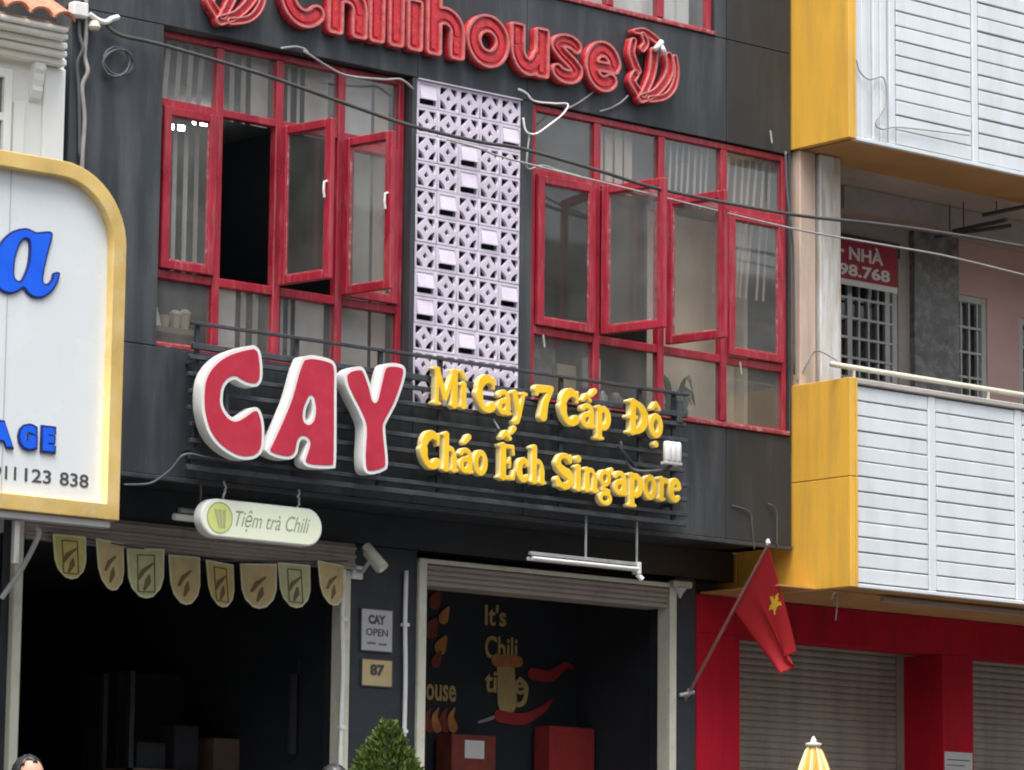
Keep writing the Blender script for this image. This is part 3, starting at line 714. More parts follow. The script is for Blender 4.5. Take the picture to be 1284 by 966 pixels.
G['g'] = (.165, [arc(.07, .105, .046, .042, 0, 360, .018, 18), [(.055, .06, .014), (.05, .03, .016), (.11, .018, .018)], arc(.078, -.03, .055, .034, 60, 400, .016, 18), [(.11, .145, .014), (.145, .165, .018)]])
G['r'] = (.135, [sv(.05, .015, XH - .01, .023), serif(.05, .012, .036), [(.02, XH - .006, .013), (.05, XH - .006, .014)], [(.055, .11, .015), (.085, .142, .016), (.11, .135, .022)]])
G['e'] = (.155, [arc(.078, .08, .052, .064, -45, -340, .018, r2=.026), [(.04, .085, .012), (.12, .09, .013)]])
ysign = thing('letter_sign', 'yellow serif letters reading Mì Cay 7 Cấp Độ and Cháo Ếch Singapore', 'sign', (1.2, -0.24, 4.35))
YY = -0.235
def yword(word, px0, px1, pyb):
    a = at(px0, pyb, YY); e = at(px1, pyb + (px1 - px0) * 0.13, YY)
    tot = sum(G[c][0] for c in word); k = (e.x - a.x) / tot; x = a.x
    for c in word:
        wd, st = G[c]
        S2 = [[(x + qx * k, a.z + qz * 1.12, qr * 1.14 * (0.55 + .45 * min(1.15, k))) for qx, qz, qr in s] for s in st]
        fld = sdf_field(S2, [], [], 0.004, 0.0)
        lps = [thin(q, .0005) for q in contours(*fld, 0.0)]
        o = put('letter', plate(lps, YY, 0.05, 0.001), M['cream_y'], ysign)
        fl = [thin(q, .0005) for q in contours(*fld, -0.0045)]
        if fl: put('face', plate(fl, YY - .003, .006, 0.0), M['yellow'], o)
        x += wd * k
yword('Mì', 541, 587, 507); yword('Cay', 597, 660, 516); yword('7', 670, 695, 526); yword('Cấp', 702, 766, 532.5); yword('Độ', 786, 832, 544)
yword('Cháo', 527, 612, 587); yword('Ếch', 624, 685, 601); yword('Singapore', 696, 855, 612)

# red channel letters of the upper name
chili = thing('letter_sign', 'red channel letters reading Chilihouse between two pepper emblems above the windows', 'sign', (0.3, -0.06, 7.4))
CHY = -0.06
def cstroke(x, z0, z1, rw=.072): return ('b', x - rw, z0, x + rw, z1)
def cglyph(ch, w):
    R = .07
    if ch == 'C': return [arc(w * .56, .27, w * .56 - R, .205, 48, 312, R, 22)], []
    if ch == 'h': return [arc(w - .19, .20, .12, .115, 140, 0, R, 10)], [(0, 0, .144, .56, .03), (w - .144, 0, w, .22, .03)]
    if ch == 'i': return [], [(0, 0, .144, .39, .03), (0, .44, .144, .56, .03)]
    if ch == 'l': return [], [(0, 0, .144, .56, .03)]
    if ch == 'o': return [arc(w / 2, .195, w / 2 - R, .135, 0, 360, R, 30)], []
    if ch == 'u': return [arc(w * .47, .20, w * .47 - R, .135, 180, 340, R, 12)], [(0, .18, .14, .39, .03), (w - .14, -.0, w, .39, .03)]
    if ch == 's': return [arc(w * .5, .275, w * .5 - R + .005, .055, 25, 180, R * .82, 8) + [(w * .36, .225, R * .8), (w * .66, .165, R * .8)] + arc(w * .5, .11, w * .5 - R + .005, .055, 10, -155, R * .85, 8)], []
    if ch == 'e': return [arc(w * .5, .195, w * .5 - R, .135, -50, -345, R * .95, 26), [(w * .3, .19, .045), (w * .82, .195, .045)]], []
BASE = []
for ch, a, b, yb in (('C', 347, 406, 38), ('h', 409, 459, 47), ('i', 461, 482, 56), ('l', 485.5, 506, 60), ('i', 509, 527, 65), ('h', 533, 581, 70), ('o', 583, 637, 84), ('u', 638.5, 687, 94), ('s', 688, 730, 104), ('e', 731.5, 778, 114)):
    A = at(a, yb, CHY); E_ = at(b, yb, CHY); wd = E_.x - A.x
    st, bx = cglyph(ch, wd)
    z0 = 7.505
    S2 = [[(A.x + x, z0 + z, r) for x, z, r in s] for s in st]; B2 = [(A.x + x0, z0 + q0, A.x + x1, z0 + q1, c) for x0, q0, x1, q1, c in bx]
    fld = sdf_field(S2, [], B2, 0.006, 0.0)
    o = put('letter', plate([thin(q, .0007) for q in contours(*fld, 0.0)], CHY, .055, .004), M['neonred'], chili)
    rim = [thin(q, .0007) for q in contours(*fld, -0.002)] + [thin(q, .0007) for q in contours(*fld, -0.020)]
    put('trim', plate(rim, CHY - .022, .026, .001), M['neonrim'], o)
    put('glow_tube', plate([thin(q, .0007) for q in contours(*fld, -0.048)] or [thin(q, .0007) for q in contours(*fld, -0.035)], CHY - .012, .016, .001), M['neonred'], o)
PEP = [[(105, 262, 42), (85, 380, 46), (120, 500, 48), (150, 560, 44)], [(125, 590, 48), (92, 660, 46), (130, 740, 46), (190, 825, 52)],
       [(110, 160, 26), (200, 168, 44), (290, 220, 44), (350, 270, 40)], [(190, 200, 34), (222, 280, 40), (188, 338, 40)],
       [(300, 370, 52), (292, 500, 52), (262, 650, 46), (190, 800, 42)], [(445, 420, 50), (455, 560, 54), (402, 680, 50), (300, 790, 46), (170, 842, 52)],
       [(500, 430, 34), (520, 560, 36), (492, 720, 40), (400, 825, 36), (250, 850, 38)]]
ref = at(793.7, 123, CHY)
def emblem(dx, dz):
    S2 = []
    for s in PEP:
        q = []
        for x, y, r in s:
            v = at(780 + x / 8.05, 20 + y / 8.05, CHY); q.append((v.x + dx, v.z + dz, r / 8.05 / 165 * 1.02))
        S2.append([(v.x, v.y, v.z) for v in smooth_path(q, 4)])
    fld = None
    for s in S2:
        o = None
    o = None
    for k, s in enumerate(S2):
        fld = sdf_field([s], [], [], 0.005, 0.0); yo = CHY - .004 * k
        e = put('pepper_outline', plate([thin(q, .0006) for q in contours(*fld, 0.0)], yo, .05, .003), M['neonred'], chili)
        put('trim', plate([thin(q, .0006) for q in contours(*fld, -.001)] + [thin(q, .0006) for q in contours(*fld, -.014)], yo - .02, .024, .003), M['neonrim'], e)
    for pp in ([(330, 345), (400, 262)], [(392, 305), (432, 385)]):
        v = [at(780 + x / 8.05, 20 + y / 8.05, CHY - .06) + Vector((dx, 0, dz)) for x, y in pp]
        put('pepper_stem', tube(BM(), v, .022, 8), M['blockface'], chili, smooth=True)
emblem(0, 0)
lf = at(264.3, 25, CHY); emblem(lf.x - ref.x, lf.z - ref.z)

# oval light box
ob = thing('hanging_sign', 'pale green oval light box reading Tiệm trà Chili on two chains', 'sign', (-1.36, -.13, 3.85))
a = at(252, 645, -.13); b = at(404, 665, -.13); zc = (a.z + b.z) / 2 - .002; rr = .132
put('box_body', plate(shape([[(a.x + rr, zc, rr), (b.x - rr, zc, rr)]], h=.008)[0], -.13, .09, .008), M['white'], ob)
fp = put('face', plate(shape([[(a.x + rr, zc, rr - .012), (b.x - rr, zc, rr - .012)]], h=.008)[0], -.133, .004, 0), M['lightbox'], ob)
put('roundel', plate(shape([[(a.x + .155, zc + .003, .105)]], h=.005)[0] , -.1345, .002, 0), M['lime'], fp)
put('roundel_ring', plate(shape([[(a.x + .155, zc + .003, .108)]], h=.005, lev=(0, -.007))[0], -.136, .002, 0), M['greytext'], fp)
for k in range(3): put('roundel_leaf', plate(shape([[(a.x + .155 + .02 * k, zc - .06, .008), (a.x + .12 + .035 * k, zc + .05, .012)]], h=.004)[0], -.1365, .002, 0), M['pen_g'], fp)
put('lettering', text_mesh('Tiệm trà Chili', a.x + .29, b.x - .11, zc - .075, zc + .075, -.1345, .002, 0.0, 0.38), M['greytext'], fp)
for px in (282, 375):
    p = at(px, 612, -.09); q = []
    n = 7
    for k in range(n):
        z0 = zc + rr + (4.20 - zc - rr) * k / n; z1 = zc + rr + (4.20 - zc - rr) * (k + .9) / n
        put('chain_link', tube(BM(), [(p.x + random.uniform(-.012, .012), -.085, z0), (p.x + random.uniform(-.012, .012), -.085, z1)], .008, 6), M['steel'], ob)
# fluorescent fittings below the parapet
tl = thing('tube_lamp', 'unlit white tube lamp on the soffit half hidden by the oval light box', 'lamp', (-1.9, .25, 3.9), 'tube lamps under the parapet')
p0 = at(218, 648, .2); p1 = at(262, 653, .2)
put('tube', tube(BM(), [p0, p1], .024, 8), M['white'], tl); put('fitting', tube(BM(), [p0 + Vector((.06, .02, .05)), p1 + Vector((0, .02, .05))], .02, 6), M['steel'], tl)
put('hanger', tube(BM(), [p1 + Vector((-.06, .02, .05)), Vector((p1.x - .06, .22, 4.2))], .008, 6), M['steel'], tl)
tl = thing('tube_lamp', 'long twin white tube lamp hung on rods over the mural doorway', 'lamp', (1.6, -.1, 3.8), 'tube lamps under the parapet')
p0 = at(664, 698, -.1); p1 = at(799, 719, -.1)
put('fitting', abox(BM(), p0.x, p1.x, -.12, -.085, p0.z + .012, p0.z + .036, .003), M['steel'], tl)
for dy in (-.12, -.07): put('tube', tube(BM(), [(p0.x + .01, dy, p0.z - .012), (p1.x - .01, dy, p0.z - .012)], .014, 8), M['white'], tl)
put('end_cap', abox(BM(), p1.x - .02, p1.x + .02, -.13, -.06, p0.z - .05, p0.z + .04, .006), M['white'], tl)
put('end_cap', tube(BM(), [(p1.x, -.1, p0.z - .05), (p1.x + .035, -.12, p0.z - .09)], .02, 8), M['white'], tl)
for x in (p0.x + .55, p1.x - .005): put('hanger', tube(BM(), [(x, -.1, p0.z + .03), (x, -.1, 4.255)], .009, 6), M['steel'], tl)
# flood light on the rack
fl = thing('flood_light', 'small white ribbed flood light on a bent arm at the end of the iron rails', 'flood light', (2.4, -.35, 4.6))
c = at(843, 567, -.42)
for k in range(3): put('lamp_fin', lathe(BM(), (c.x - .05 + .05 * k, c.y, c.z - .075), [(.026, 0), (.032, .01), (.032, .13), (.026, .15)], 10), M['white'], fl, smooth=True)
put('lamp_base', abox(BM(), c.x - .085, c.x + .085, c.y - .025, c.y + .04, c.z - .10, c.z - .076, .005), M['greyplate'], fl)
put('arm', tube(BM(), smooth_path([(c.x, c.y, c.z - .1), (c.x - .06, c.y + .08, c.z - .14), (c.x - .2, RKY - .03, c.z - .12), (c.x - .28, RKY, c.z + .08)], 4), .013, 6), M['iron'], fl, smooth=True)
put('arm', tube(BM(), [(c.x - .33, RKY - .02, c.z + .04), (c.x - .12, RKY - .03, c.z - .13), (c.x + .02, RKY - .03, c.z - .16)], .012, 6), M['iron'], fl)
fl = thing('lamp_bracket', 'thin bare lamp arm bent out of the iron rails above the word Cháo', 'bracket', (.7, -.2, 4.7))
put('arm', tube(BM(), [at(618, 526, -.2), at(626, 538, -.28), at(617, 552, -.2)], .011, 6), M['iron'], fl)

# ------------------------------------------------------------------ small things at the doors
def pennant(px0, px1, pyt, pyb, mat, kind, label, tw):
    Y0 = 0.545
    a = at(px0, pyt, Y0); b = at(px1, pyt + 4, Y0); c = at((px0 + px1) / 2, pyb, Y0)
    x0, x1, zt, zb = a.x, b.x, a.z, c.z; W = x1 - x0; H = zt - zb
    out = [(x0, zt), (x0 + W * .03, zb + H * .42), (x0 + W * .12, zb + H * .2), (x0 + W * .32, zb + .012), (x0 + W * .5, zb), (x0 + W * .68, zb + .012), (x0 + W * .88, zb + H * .2), (x0 + W * .97, zb + H * .42), (x1, zt)]
    t = thing('pennant', label, 'pennant', ((x0 + x1) / 2, Y0, zb), 'pennants hung across the doorway')
    def bend(me):
        for v in me.vertices:
            s = (v.co.x - x0) / W; q = (zt - v.co.z) / H
            v.co.y += tw * .07 * (s - .5) - .02 * q
            v.co.x += (.012 + .014 * math.sin(tw * 3)) * q; v.co.z += .012 * math.sin(tw * 5) * (s - .5)
        return me
    F = sdf_field([], [out], [], .007, .0)
    put('cloth', bend(plate([thin(q, .0005) for q in contours(*F, 0)], Y0, .006, 0)), M[mat], t)
    put('hem', bend(plate([thin(q, .0005) for q in contours(*F, -.001)] + [thin(q, .0005) for q in contours(*F, -.013)], Y0 - .002, .003, 0)), M['penhem'], t)
    cx = (x0 + x1) / 2
    st = [[(cx - .055, zb + H * .40, .012), (cx - .02, zb + H * .55, .017), (cx + .05, zb + H * .70, .007)], [(cx - .015, zb + H * .18, .009), (cx + .012, zb + H * .34, .022), (cx + .022, zb + H * .47, .007)]]
    put('print', bend(plate(shape(st, h=.004)[0], Y0 - .003, .003, 0)), M['penink'], t)
    if kind == 'f':
        fr = [(cx - .065, zb + H * .12, cx + .065, zt - H * .12, .004)]
        put('print', bend(plate(shape(boxes=fr, h=.004, lev=(0, -.008))[0], Y0 - .004, .003, 0)), M['penink'], t)
pn = [(66, 108, 669, 727, 'pen_y', 'f', 'mustard pennant with a framed print, hanging under the end of the gold-framed signboard'), (117, 158, 676, 741, 'pen_t', 'p', 'plain tan pennant hanging between the mustard one and the first sage one'),
      (162, 203, 686, 751, 'pen_g', 'f', 'sage green pennant with a framed print, between two plain tan pennants'), (211, 251, 695, 759, 'pen_t', 'p', 'plain tan pennant hanging between the sage and the ochre one'),
      (255, 296, 703, 762, 'pen_o', 'f', 'ochre pennant with a framed print hanging right below the oval light box'), (304, 344, 705, 764, 'pen_t', 'p', 'plain tan pennant hanging between the ochre and the last sage one'),
      (348, 389, 705, 763, 'pen_g', 'f', 'sage green pennant with a framed print, next to last before the door jamb'), (395, 434, 704, 760, 'pen_t', 'p', 'plain tan pennant hanging against the door jamb by the security camera')]
for k, q in enumerate(pn): pennant(*q, tw=math.sin(k * 2.1))
put('bunting_cord', tube(BM(), smooth_path([at(60, 668, .55), at(162, 685, .55), at(255, 702, .55), at(436, 704, .55)], 5), .006, 6), M['cable'], None, 'thin dark cord from which the row of pennants hangs', 'cord')
# security camera
sc = thing('security_camera', 'grey bullet security camera on the pier between the two doorways', 'camera', (.16, .55, 3.7))
p0 = at(459, 690, .5); p1 = at(477, 714, .38); dv = (p1 - p0).normalized()
put('housing', tube(BM(), [p0, p0 + dv * .02, p1 - dv * .03, p1], [.026, .038, .038, .035], 14), M['greyplate'], sc, smooth=True)
put('lens_ring', tube(BM(), [p1 - dv * .002, p1 + dv * .012], [.030, .027], 14), M['tan'], sc)
put('lens', tube(BM(), [p1 + dv * .01, p1 + dv * .018], .016, 12), M['white'], sc)
put('sunshade', tube(BM(), [p0 + Vector((0, 0, .03)), p1 + Vector((0, -.01, .032)) + dv * .03], [.034, .040], 14), M['frame_c'], sc)
put('mount', tube(BM(), [(p0.x + .02, .652, p0.z - .14), (p0.x + .03, .58, p0.z - .15), p0 + dv * .06 + Vector((0, 0, -.03))], .015, 8), M['greyplate'], sc)
put('mount_plate', abox(BM(), p0.x - .02, p0.x + .08, .628, .652, p0.z - .20, p0.z - .10, .006), M['white'], sc)
put('lead', tube(BM(), smooth_path([(p0.x, .6, p0.z), (p0.x + .1, .64, p0.z + .05), (p0.x + .28, .645, p0.z - .02), (p0.x + .34, .648, p0.z - .1)], 4), .006, 6), M['cable'], sc)
# plates
p = thing('opening_sign', 'grey plate reading CAY OPEN on the black pier', 'sign', (.255, .64, 3.19))
put('plate', box(.112, .402, .640, .654, 3.19, 3.495, .003), M['greyplate'], p)
put('border', plate(shape(boxes=[(.106, 3.184, .408, 3.501, .004)], h=.004, lev=(0, -.009))[0], .638, .014, 0), M['ink'], p)
put('lettering', text_mesh('CAY', .175, .335, 3.385, 3.455, .6385, .002, .06), M['ink'], p)
put('lettering', text_mesh('OPEN', .155, .36, 3.30, 3.355, .6385, .002, .02), M['ink'], p)
put('small_print', box(.165, .245, .6385, .641, 3.238, 3.254), M['marble'], p); put('small_print', box(.275, .35, .6385, .641, 3.234, 3.25), M['marble'], p)
p = thing('house_number', 'brass coloured plate with the number 87 below the opening plate', 'sign', (.265, .64, 2.935))
put('plate', box(.125, .408, .642, .654, 2.935, 3.13, .003), M['brass'], p)
put('border', plate(shape(boxes=[(.119, 2.929, .414, 3.136, .004)], h=.004, lev=(0, -.01))[0], .640, .012, 0), M['ink'], p)
put('lettering', text_mesh('87', .20, .335, 3.01, 3.095, .6405, .002, .06), M['ink'], p)
put('base_line', box(.165, .37, .6405, .6425, 2.965, 2.985), M['pen_g'], p)
# wall device over the right pier
d = thing('wall_lamp', 'small white wall lamp over the black pier beside the red pilaster', 'lamp', (3.34, .6, 3.85))
c = at(852, 736, .62)
put('lamp_head', abox(BM(), c.x - .1, c.x + .1, .57, .653, c.z - .01, c.z + .045, .01), M['steel'], d)
put('lamp_cone', lathe(BM(), (c.x, .612, c.z - .09), [(.008, 0), (.02, .03), (.055, .078)], 12), M['greyplate'], d)
# mural inside the right-hand shop (a cartoon figure of the photograph is left out)
mu = thing('wall_mural', 'dim mural reading Chili time with mug and peppers on black shop wall', 'mural', (2.4, 2.0, 2.7))
MY = 1.986
def mtext(s, px0, py0, px1, py1, mat='mtext'):
    a = at(px0, py1, MY); b = at(px1, py0, MY); put('lettering', text_mesh(s, a.x, b.x, a.z, b.z, MY, .004, .02), M[mat], mu)
mtext("It's", 608, 760, 635, 784); mtext('Chili', 608, 800, 649, 826); mtext('time', 608, 845, 658, 868); mtext('ouse', 534, 860, 572, 878)
def mstroke(name, pts, mat, dy=0.0):
    S2 = [(v.x, v.y, v.z) for v in smooth_path([(lambda v: (v.x, v.z, r))(at(x, y, MY)) for x, y, r in pts], 4)]
    put(name, plate(shape([S2], h=.008)[0], MY - dy, .005, 0), M[mat], mu)
mstroke('mug', [(634, 835, .09), (636, 880, .10)], 'mtext', .003); mstroke('mug_foam', [(622, 828, .05), (650, 830, .045)], 'morange', .005)
mstroke('mug_handle', [(652, 852, .02), (660, 862, .02), (657, 880, .02), (650, 884, .02)], 'mtext', .003)
mstroke('pepper', [(625, 898, .05), (655, 902, .045), (680, 890, .03), (691, 878, .01)], 'mred', .006)
mstroke('pepper', [(668, 845, .05), (690, 848, .045), (708, 835, .03), (718, 838, .012)], 'mred', .004)
mstroke('pepper_stalk', [(600, 906, .012), (618, 900, .014)], 'steel', .007)
for k, (x, y, r) in enumerate(((545, 755, .06), (556, 775, .05), (540, 790, .07), (552, 812, .06), (546, 830, .05))): mstroke('flame', [(x, y, r), (x + 6, y - 12, r * .3)], 'morange' if k % 2 else 'mdark', .002 + .001 * k)
for k in range(4): mstroke('flame', [(538 + 10 * k, 912, .045), (535 + 10 * k, 900, .03), (540 + 10 * k, 888, .006)], 'morange' if k % 2 else 'mdark', .002 + .001 * k)
a = at(567, 920, 1.75); b = at(622, 922, 1.75)
cb = thing('counter', 'dark red counter box with a pale picture against the mural wall', 'counter', ((a.x + b.x) / 2, 1.8, FL))
put('counter_body', box(a.x, b.x, 1.75, 1.95, FL + .013, a.z, .006), M['mdark'], cb)
c = at(583, 928, 1.74); e = at(607, 952, 1.74); put('picture', box(c.x, e.x, 1.738, 1.748, e.z, c.z), M['paper'], cb)
a = at(690, 910, 1.75); b = at(746, 912, 1.75)
put('cupboard', abox(abox(BM(), a.x, b.x, 1.75, 1.95, FL + .013, a.z, .008), a.x + .05, b.x - .05, 1.742, 1.752, FL + .2, a.z - .06, .004), M['mred'], None, 'plain red cupboard against the mural wall', 'cupboard')
# shapes in the dark left-hand shop
a = at(150, 840, 3.0); b = at(265, 850, 3.0)
put('drinks_fridge', abox(abox(BM(), a.x, b.x, 3.0, 3.5, FL + .01, a.z, .02), a.x + .04, b.x - .04, 2.985, 3.003, FL + .3, a.z - .1, .005), M['shirt_b'], None, 'tall dark fridge standing deep in the unlit shop', 'fridge')
a = at(375, 845, 1.5)
hang = thing('hanging_apron', 'dim grey apron hanging on a hook in the unlit shop near the door jamb', 'apron', (a.x, 1.5, a.z - .7))
put('apron_cloth', pleats(a.x - .09, a.x + .09, a.z - .6, a.z, 1.5, pitch=.08, amp=.02), M['shirt_b'], hang); put('hook', tube(BM(), [(a.x, 1.5, a.z), (a.x, 1.5, a.z + .1), (a.x + .03, 1.5, a.z + .12)], .008, 6), M['iron'], hang)

# storage rack with cartons in the unlit shop
a = at(165, 850, 2.2); b = at(330, 850, 2.2)
rk = thing('storage_rack', 'tall iron storage rack dimly seen deep inside the unlit shop', 'rack', ((a.x + b.x) / 2, 2.4, FL))
for x in (a.x, b.x):
    for y in (2.2, 2.55): put('upright', box(x - .02, x + .02, y - .02, y + .02, FL + .01, a.z + .05), M['iron'], rk)
for z in (1.0, 1.7, 2.32): put('shelf_board', box(a.x - .02, b.x + .02, 2.18, 2.57, z, z + .03), M['wood'], rk)
for k, (f, wd, hh, mt, lb) in enumerate(((.08, .26, .20, 'black', 'low black carton at the near end of the dim storage rack'), (.36, .22, .34, 'shirt_b', 'tall dark carton in the middle of the dim storage rack'), (.66, .28, .26, 'wood', 'brown crate at the far end of the dim storage rack'))):
    x = a.x + (b.x - a.x) * f; put('carton', box(x, x + wd, 2.24, 2.5, 2.351, 2.351 + hh, .008), M[mt], None, lb, 'carton', 'cartons on the storage rack')
# ------------------------------------------------------------------ neighbour with yellow cladding and white balconies
nb = thing('balcony_building', 'shophouse with white slatted balconies, yellow end panels and a crimson ground floor', 'building', (7.5, 0.65, FL))
def npart(name, geo, mat, parent=nb, **k): return put(name, geo, M[mat] if isinstance(mat, str) else mat, parent, **k)
NX0, NX1 = 3.895, 12.6
# balcony cores
npart('balcony_slab', box(3.99, NX1, -0.56, 1.0, 3.86, 4.02), 'soffit')
npart('balcony_parapet', box(3.985, NX1, -0.57, -0.46, 4.023, 5.43), 'wboard')
npart('balcony_parapet', box(3.985, NX1, -0.57, -0.46, 7.40, 10.2), 'wboard')
npart('balcony_soffit', box(3.99, NX1, -0.56, 0.16, 7.385, 7.42), 'soffit')
npart('ceiling', box(3.99, NX1, 0.163, 1.0, 7.40, 7.44), 'recess')
npart('coping', box(3.975, NX1, -0.625, -0.42, 5.433, 5.478, .008), 'recess')
npart('bottom_trim', box(3.975, NX1, -0.615, -0.572, 3.846, 3.876, .004), 'wboard'); npart('bottom_trim', box(3.975, NX1, -0.615, -0.572, 7.378, 7.408, .004), 'wboard')
# yellow end panels (side face plus narrow front return)
for (z0, z1, y1) in ((3.845, 4.70, 0.63), (4.706, 5.478, 0.02), (7.385, 8.9, 0.05), (8.906, 10.2, 0.05)):
    npart('cladding_panel', box(NX0, 3.955, -0.628, y1, z0, z1, .004), 'acm')
    npart('cladding_return', box(3.958, 3.982, -0.628, -0.575, z0, z1, .003), 'acm')
npart('cladding_panel', box(NX0, 3.955, 0.636, 0.95, 3.845, 4.19, .004), 'acm')
# boards and battens
bmesh_cache = {}
def boards(cols, z0, z1, pitch):
    for (a, b) in cols:
        key = round(b - a, 3)
        if key not in bmesh_cache:
            bm = BM(); abox(bm, -(b - a) / 2, (b - a) / 2, -.012, .012, -pitch / 2 + .0055, pitch / 2 - .0055, .005)
            me = bpy.data.meshes.new('board'); bm.to_mesh(me); bm.free(); me.materials.append(M['wboard']); bmesh_cache[key] = me
        n = int((z1 - z0) / pitch)
        for k in range(n):
            o = inst('board', bmesh_cache[key], ((a + b) / 2, -0.586 + random.uniform(-.003, .003), z0 + (k + .5) * pitch), nb)
            o.rotation_euler = (random.uniform(-.012, .012), random.uniform(-.0025, .0025), 0)
boards([(3.99, 4.80), (4.90, 5.82), (5.92, 6.84), (6.94, 7.86), (7.96, 8.88), (8.98, 9.90), (10.0, 10.92), (11.02, 11.94)], 3.885, 5.43, 0.1185)
boards([(4.47, 5.345), (5.44, 6.36), (6.46, 7.38), (7.48, 8.40), (8.50, 9.42), (9.52, 10.44), (10.54, 11.46)], 7.415, 9.0, 0.122)
for x in (4.85, 5.87, 6.89, 7.91, 8.93, 9.95, 10.97, 11.99): npart('batten', box(x - .043, x + .043, -.604, -.572, 3.88, 5.428, .008), 'wboard')
for x in (4.03, 4.10, 4.235, 4.31, 4.42, 5.393, 6.41, 7.43, 8.45, 9.47, 10.49, 11.51): npart('batten', box(x - .034, x + .034, -.604, -.572, 7.412, 10.1, .008), 'wboard')
# handrail above lower balcony
hr = [at(1048, 455, -.52), at(1150, 473, -.52), at(1284, 496, -.52)]
npart('handrail', tube(BM(), [(3.8, -.52, 5.58), (8.5, -.52, 5.57), (12, -.52, 5.57)], .022, 10), 'frame_c', smooth=True)
for x in (4.05, 5.6, 7.2, 8.8): npart('rail_post', tube(BM(), [(x, -.52, 5.47), (x, -.52, 5.58)], .014, 8), 'frame_c')
# recess on the first floor
npart('party_pier', box(3.93, 4.105, -0.05, 0.3, 5.0, 7.38, .006), 'peach')
npart('pier', box(4.15, 4.385, -0.06, 0.28, 5.0, 7.38, .008), 'limewash')
npart('pier_gap', box(4.106, 4.149, 0.1, 0.3, 5.0, 7.38), 'dark')
npart('return_wall', box(3.93, 4.12, 0.303, 1.0, 4.3, 7.39), 'peach')
BW = 1.0
npart('back_wall', box(4.0, 5.36, BW, BW + .15, 4.0, 7.44), 'recess')
npart('back_wall', box(5.36, 6.16, BW, BW + .15, 6.93, 7.44), 'recess')
npart('back_wall', box(6.16, 6.30, BW, BW + .15, 4.0, 7.44), 'recess')
npart('marble_pier', box(6.30, 6.86, BW - .06, BW + .15, 4.0, 7.395, .004), 'marble')
npart('back_wall', box(6.863, 7.28, BW, BW + .15, 6.73, 7.44), 'pink'); npart('back_wall', box(7.28, 7.70, BW, BW + .15, 4.0, 7.44), 'pink')
npart('back_wall', box(7.70, 8.6, BW, BW + .15, 6.62, 7.44), 'pink'); npart('back_wall', box(8.6, NX1, BW, BW + .15, 4.0, 7.44), 'pink')
npart('ceiling_band', box(5.2, 8.6, 0.7, 0.998, 7.20, 7.395), 'recess')
def barred(x0, x1, zt, cols, rows_dz, split=None):
    f = npart('window', bars(4.4, zt, BW + .01, BW + .08, x0, x1, .06), 'mint')
    npart('dark_pane', box(x0 + .06, x1 - .06, BW + .10, BW + .105, 4.46, zt - .06), 'glass_d', f)
    n = cols
    for k in range(1, n):
        x = x0 + (x1 - x0) * k / n; wide = .028 if split and k in split else .010
        npart('window_bar', box(x - wide, x + wide, BW + .02, BW + .05, 4.46, zt - .06), 'steel', f)
    z = zt - .06 - rows_dz
    while z > 4.6:
        npart('window_bar', box(x0 + .06, x1 - .06, BW + .015, BW + .035, z - .010, z + .010), 'steel', f); z -= rows_dz
    npart('room_behind', box(x0 - .02, x1 + .02, BW + .4, BW + .45, 4.2, zt + .05), 'dark', f)
barred(5.36, 6.16, 6.93, 7, .17, (2, 6)); barred(6.863, 7.28, 6.73, 4, .22); barred(7.70, 8.6, 6.62, 6, .2)
npart('blind_slat', box(5.36, 6.16, BW - .03, BW - .003, 6.935, 7.06, .004), 'iron')
# crimson ground floor
RF = 0.655
npart('pilaster', box(3.475, 3.95, RF, RF + .6, FL, 3.54), 'crimson')
npart('lintel', box(3.475, NX1, RF, RF + .3, 3.543, 3.842), 'crimson')
npart('pilaster', box(6.30, 6.675, RF, RF + .6, FL, 3.54), 'crimson'); npart('pilaster', box(9.2, 9.6, RF, RF + .6, FL, 3.54), 'crimson'); npart('pilaster', box(12.2, NX1, RF, RF + .6, FL, 3.54), 'crimson')
npart('light_strip', box(4.6, 9.5, -0.30, -0.26, 3.80, 3.835, .004), 'taupe'); npart('canopy_ledge', box(3.5, NX1, -.25, .64, 3.846, 3.858), 'soffit')
def shutter(x0, x1):
    bm = BM(); n = 0; z = FL; y = RF + .5; prof = []
    while z < 3.62:
        prof += [(y, z), (y - .010, z + .008), (y - .014, z + .026), (y - .010, z + .046), (y, z + .0535)]; z += .056
    L = [bm.verts.new((x0, a, b)) for a, b in prof]; Rr = [bm.verts.new((x1, a, b)) for a, b in prof]
    for k in range(len(prof) - 1): bm.faces.new((L[k], Rr[k], Rr[k + 1], L[k + 1]))
    s = npart('roller_shutter', bm, 'shutter')
    npart('guide_rail', box(x0 - .002, x0 + .03, RF + .44, RF + .48, FL, 3.6), 'taupe', s); npart('guide_rail', box(x1 - .05, x1 + .002, RF + .44, RF + .48, FL, 3.6), 'taupe', s)
shutter(3.953, 6.297); shutter(6.678, 9.197); shutter(9.603, 12.197)
npart('side_wall', box(12.6, 12.75, -.5, 9, FL, 10.3), 'recess'); npart('rear_wall', box(3.9, 12.6, 9, 9.15, FL, 10.3), 'recess'); npart('roof', box(3.9, 12.75, -.6, 9.15, 10.303, 10.45), 'recess')
npart('upper_wall', box(3.9, 12.6, -.455, -.3, 8.6, 10.2), 'recess')
